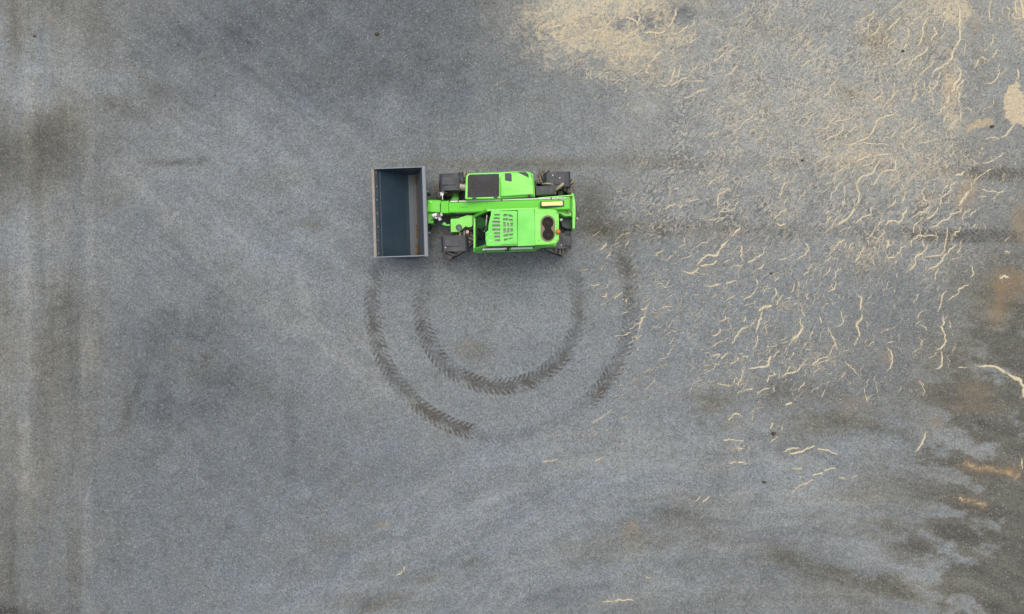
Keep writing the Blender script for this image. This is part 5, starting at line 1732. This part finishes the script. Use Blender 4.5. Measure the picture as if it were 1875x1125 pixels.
def T8(x, y, z):
    return P(970 + x / 11.25, 380 + y / 11.25, z)


guard_out = [(440, 150), (625, 150), (632, 188), (975, 188), (982, 862), (650, 878), (640, 905), (370, 905), (345, 885), (328, 780), (326, 640), (340, 618), (375, 595), (385, 560), (388, 480), (400, 420), (415, 350), (437, 270)]
slots = []
for x0, x1, yc, h in ((505, 620, 270, 40), (490, 620, 340, 45), (465, 625, 415, 50), (462, 625, 490, 50), (462, 628, 575, 50), (500, 628, 650, 45), (505, 630, 720, 55), (520, 628, 793, 42)):
    slots.append([(x0, yc - h * .25), (x0 + 12, yc - h * .45), (x1 - 12, yc - h * .5), (x1, yc - h * .3), (x1, yc + h * .3), (x1 - 12, yc + h * .5), (x0 + 12, yc + h * .45), (x0, yc + h * .25)])
slots += [[(690, 275), (715, 250), (780, 250), (770, 300), (692, 303)], [(800, 262), (850, 262), (885, 285), (885, 320), (792, 300)],
          [(685, 340), (790, 338), (785, 390), (685, 388)], [(808, 350), (885, 355), (888, 403), (803, 392)],
          [(690, 415), (735, 415), (755, 512), (690, 512)], [(768, 428), (805, 425), (820, 512), (778, 515)], [(833, 432), (888, 425), (890, 505), (843, 508)],
          [(690, 548), (750, 545), (745, 635), (692, 645)], [(778, 545), (818, 545), (812, 632), (765, 635)], [(836, 548), (890, 545), (892, 608), (838, 625)],
          [(692, 680), (790, 660), (798, 705), (695, 722)], [(810, 660), (890, 650), (892, 690), (818, 705)],
          [(700, 765), (775, 750), (785, 780), (735, 808), (712, 800)], [(800, 752), (895, 730), (890, 745), (805, 775)]]


def plate_with_holes(name, outer, holes, conv, z1, z0, mat, parent):
    loops = [[conv(x, y, z1) for x, y in outer]] + [[conv(x, y, z1) for x, y in h] for h in holes]
    flat = [v for lp in loops for v in lp]
    tris = tessellate_polygon(loops)
    bm = bmesh.new()
    T = [bm.verts.new(v) for v in flat]
    B = [bm.verts.new((v.x, v.y, z0)) for v in flat]
    for t in tris:
        bm.faces.new([T[i] for i in t])
        bm.faces.new([B[i] for i in reversed(t)])
    k = 0
    for lp in loops:
        n = len(lp)
        for i in range(n):
            a, b_ = k + i, k + (i + 1) % n
            bm.faces.new((T[a], T[b_], B[b_], B[a]))
        k += n
    return part(name, bm, mat, parent)


plate_with_holes("roof_guard", guard_out, slots, T7, ZR + .035, ZR + .005, "green_pale", cab)["label"] = "slotted green roof guard over the driver"
pane("roof_window", [T7(455, 225, ZR - .02), T7(910, 225, ZR - .02), T7(910, 840, ZR - .02), T7(455, 840, ZR - .02)], "roofglass")
bm = bmesh.new()
for q_ in ([(440, 152), (625, 152), (632, 190), (975, 190), (975, 232), (440, 232)], [(372, 836), (978, 830), (980, 858), (650, 874), (640, 900), (372, 900)], [(912, 234), (976, 234), (978, 828), (912, 832)]):
    prism_w([T7(x, y, ZR + .003) for x, y in q_], ZR - .05, 0, 1, 0, bm)
part("roof_frame", bm, "green", cab)
part("roof_panel", prism([(1226, 444), (1358, 438), (1362, 500), (1364, 680), (1362, 724), (1226, 730)], ZR + .03, ZR - .08, 0.012, 3), "green_pale", cab)
ac_out = [(108, 32), (480, 40), (545, 62), (580, 95), (594, 150), (600, 230), (600, 655), (588, 695), (530, 738), (380, 762), (112, 772)]


def stadium(x0, x1, y0, y1, n=10):
    r = (x1 - x0) / 2
    cx_ = (x0 + x1) / 2
    return [(cx_ + r * math.cos(a), y0 + r + -r * math.sin(a)) for a in np.linspace(0, math.pi, n)] + [(cx_ - r * math.cos(a), y1 - r + r * math.sin(a)) for a in np.linspace(0, math.pi, n)]


plate_with_holes("rear_roof", ac_out, [stadium(222, 520, 165, 712)], T8, ZR + .045, ZR - .0, "green", cab)
part("rear_roof_base", prism_w([T8(x, y, ZR - .002) for x, y in ac_out], ZR - .22, 0.02, 2, 0.04), "green", cab)
plate_with_holes("fan_cowl", stadium(228, 514, 172, 705), [
    [(372 + 118 * math.cos(a), 315 - 118 * math.sin(a)) for a in np.linspace(-0.95, math.pi + .95, 26)] +
    [(380 - 118 * math.cos(a), 562 + 118 * math.sin(a)) for a in np.linspace(-0.95, math.pi + .95, 26)]], T8, ZR + .035, ZR + .002, "cowl", cab)
for cx_, cy_ in ((372, 315), (380, 562)):
    c = T8(cx_, cy_, ZR + .02)
    bm = bmesh.new()
    for rr_ in np.linspace(.015, .150, 10):
        tube([Vector((c.x + rr_ * math.cos(a), c.y + rr_ * math.sin(a), ZR + .022)) for a in np.linspace(0, 2 * math.pi, 25)], .0042, 5, bm, False)
    for a in np.linspace(0, 2 * math.pi, 9)[:-1]:
        tube([Vector((c.x + .01 * math.cos(a), c.y + .01 * math.sin(a), ZR + .021)), Vector((c.x + .152 * math.cos(a), c.y + .152 * math.sin(a), ZR + .021))], .004, 5, bm, False)
    disc((c.x, c.y), .035, ZR + .012, ZR + .027, 16, bm)
    part("fan_grille", bm, "fan", cab)
part("fan_tray", prism_w([T8(x, y, ZR + .0015) for x, y in stadium(240, 504, 184, 694)], ZR - .001, 0), "fan", cab)
bp = T8(585, 503, ZR + .1)
bm = disc(bp, .052, ZR + .03, ZR + .06, 20)
beacon_base = part("beacon_base", bm, "frame", cab, True)
bm = bmesh.new()
prof2 = [(.060, ZR + .06), (.062, ZR + .12), (.055, ZR + .155), (.035, ZR + .175), (0.001, ZR + .18)]
rings = [[bm.verts.new((bp.x + r * math.cos(2 * math.pi * k / 20), bp.y + r * math.sin(2 * math.pi * k / 20), z)) for k in range(20)] for r, z in prof2]
for A, B in zip(rings[:-1], rings[1:]):
    for k in range(20):
        bm.faces.new((A[k], A[(k + 1) % 20], B[(k + 1) % 20], B[k]))
part("beacon", bm, "orange", cab, True, "amber warning beacon on the cab roof")
for x, y in ((560, 108), (562, 303), (556, 352), (558, 412), (570, 677), (190, 680), (150, 120)):
    part("bolt", disc(T8(x, y, ZR + .05), .010 if y in (352, 412, 680, 120) else .015, ZR + .04, ZR + .052, 8), "darkbolt", cab)
for x, y, mt in ((348, 676, "darkbolt"), (350, 806, "darkbolt"), (428, 676, "white"), (428, 798, "white"), (476, 170, "white"), (580, 172, "white")):
    part("bolt", disc(T7(x, y, ZR + .04), .012, ZR + .03, ZR + .042, 8), mt, cab)
part("mirror", prism([(958, 776), (975, 776), (992, 806), (984, 815), (970, 808)], 1.75, 1.50, .012), "plastic", cab)
part("mirror_arm", tube([CB(-.72, 0, 1.62), CB(-.66, -.08, 1.62), W(968, 785, 1.6)], .012, 8), "frame", cab, True)
part("side_step", obox(CB(-.4, .06, 0), .5, .12, .42, .46, .01), "frame")
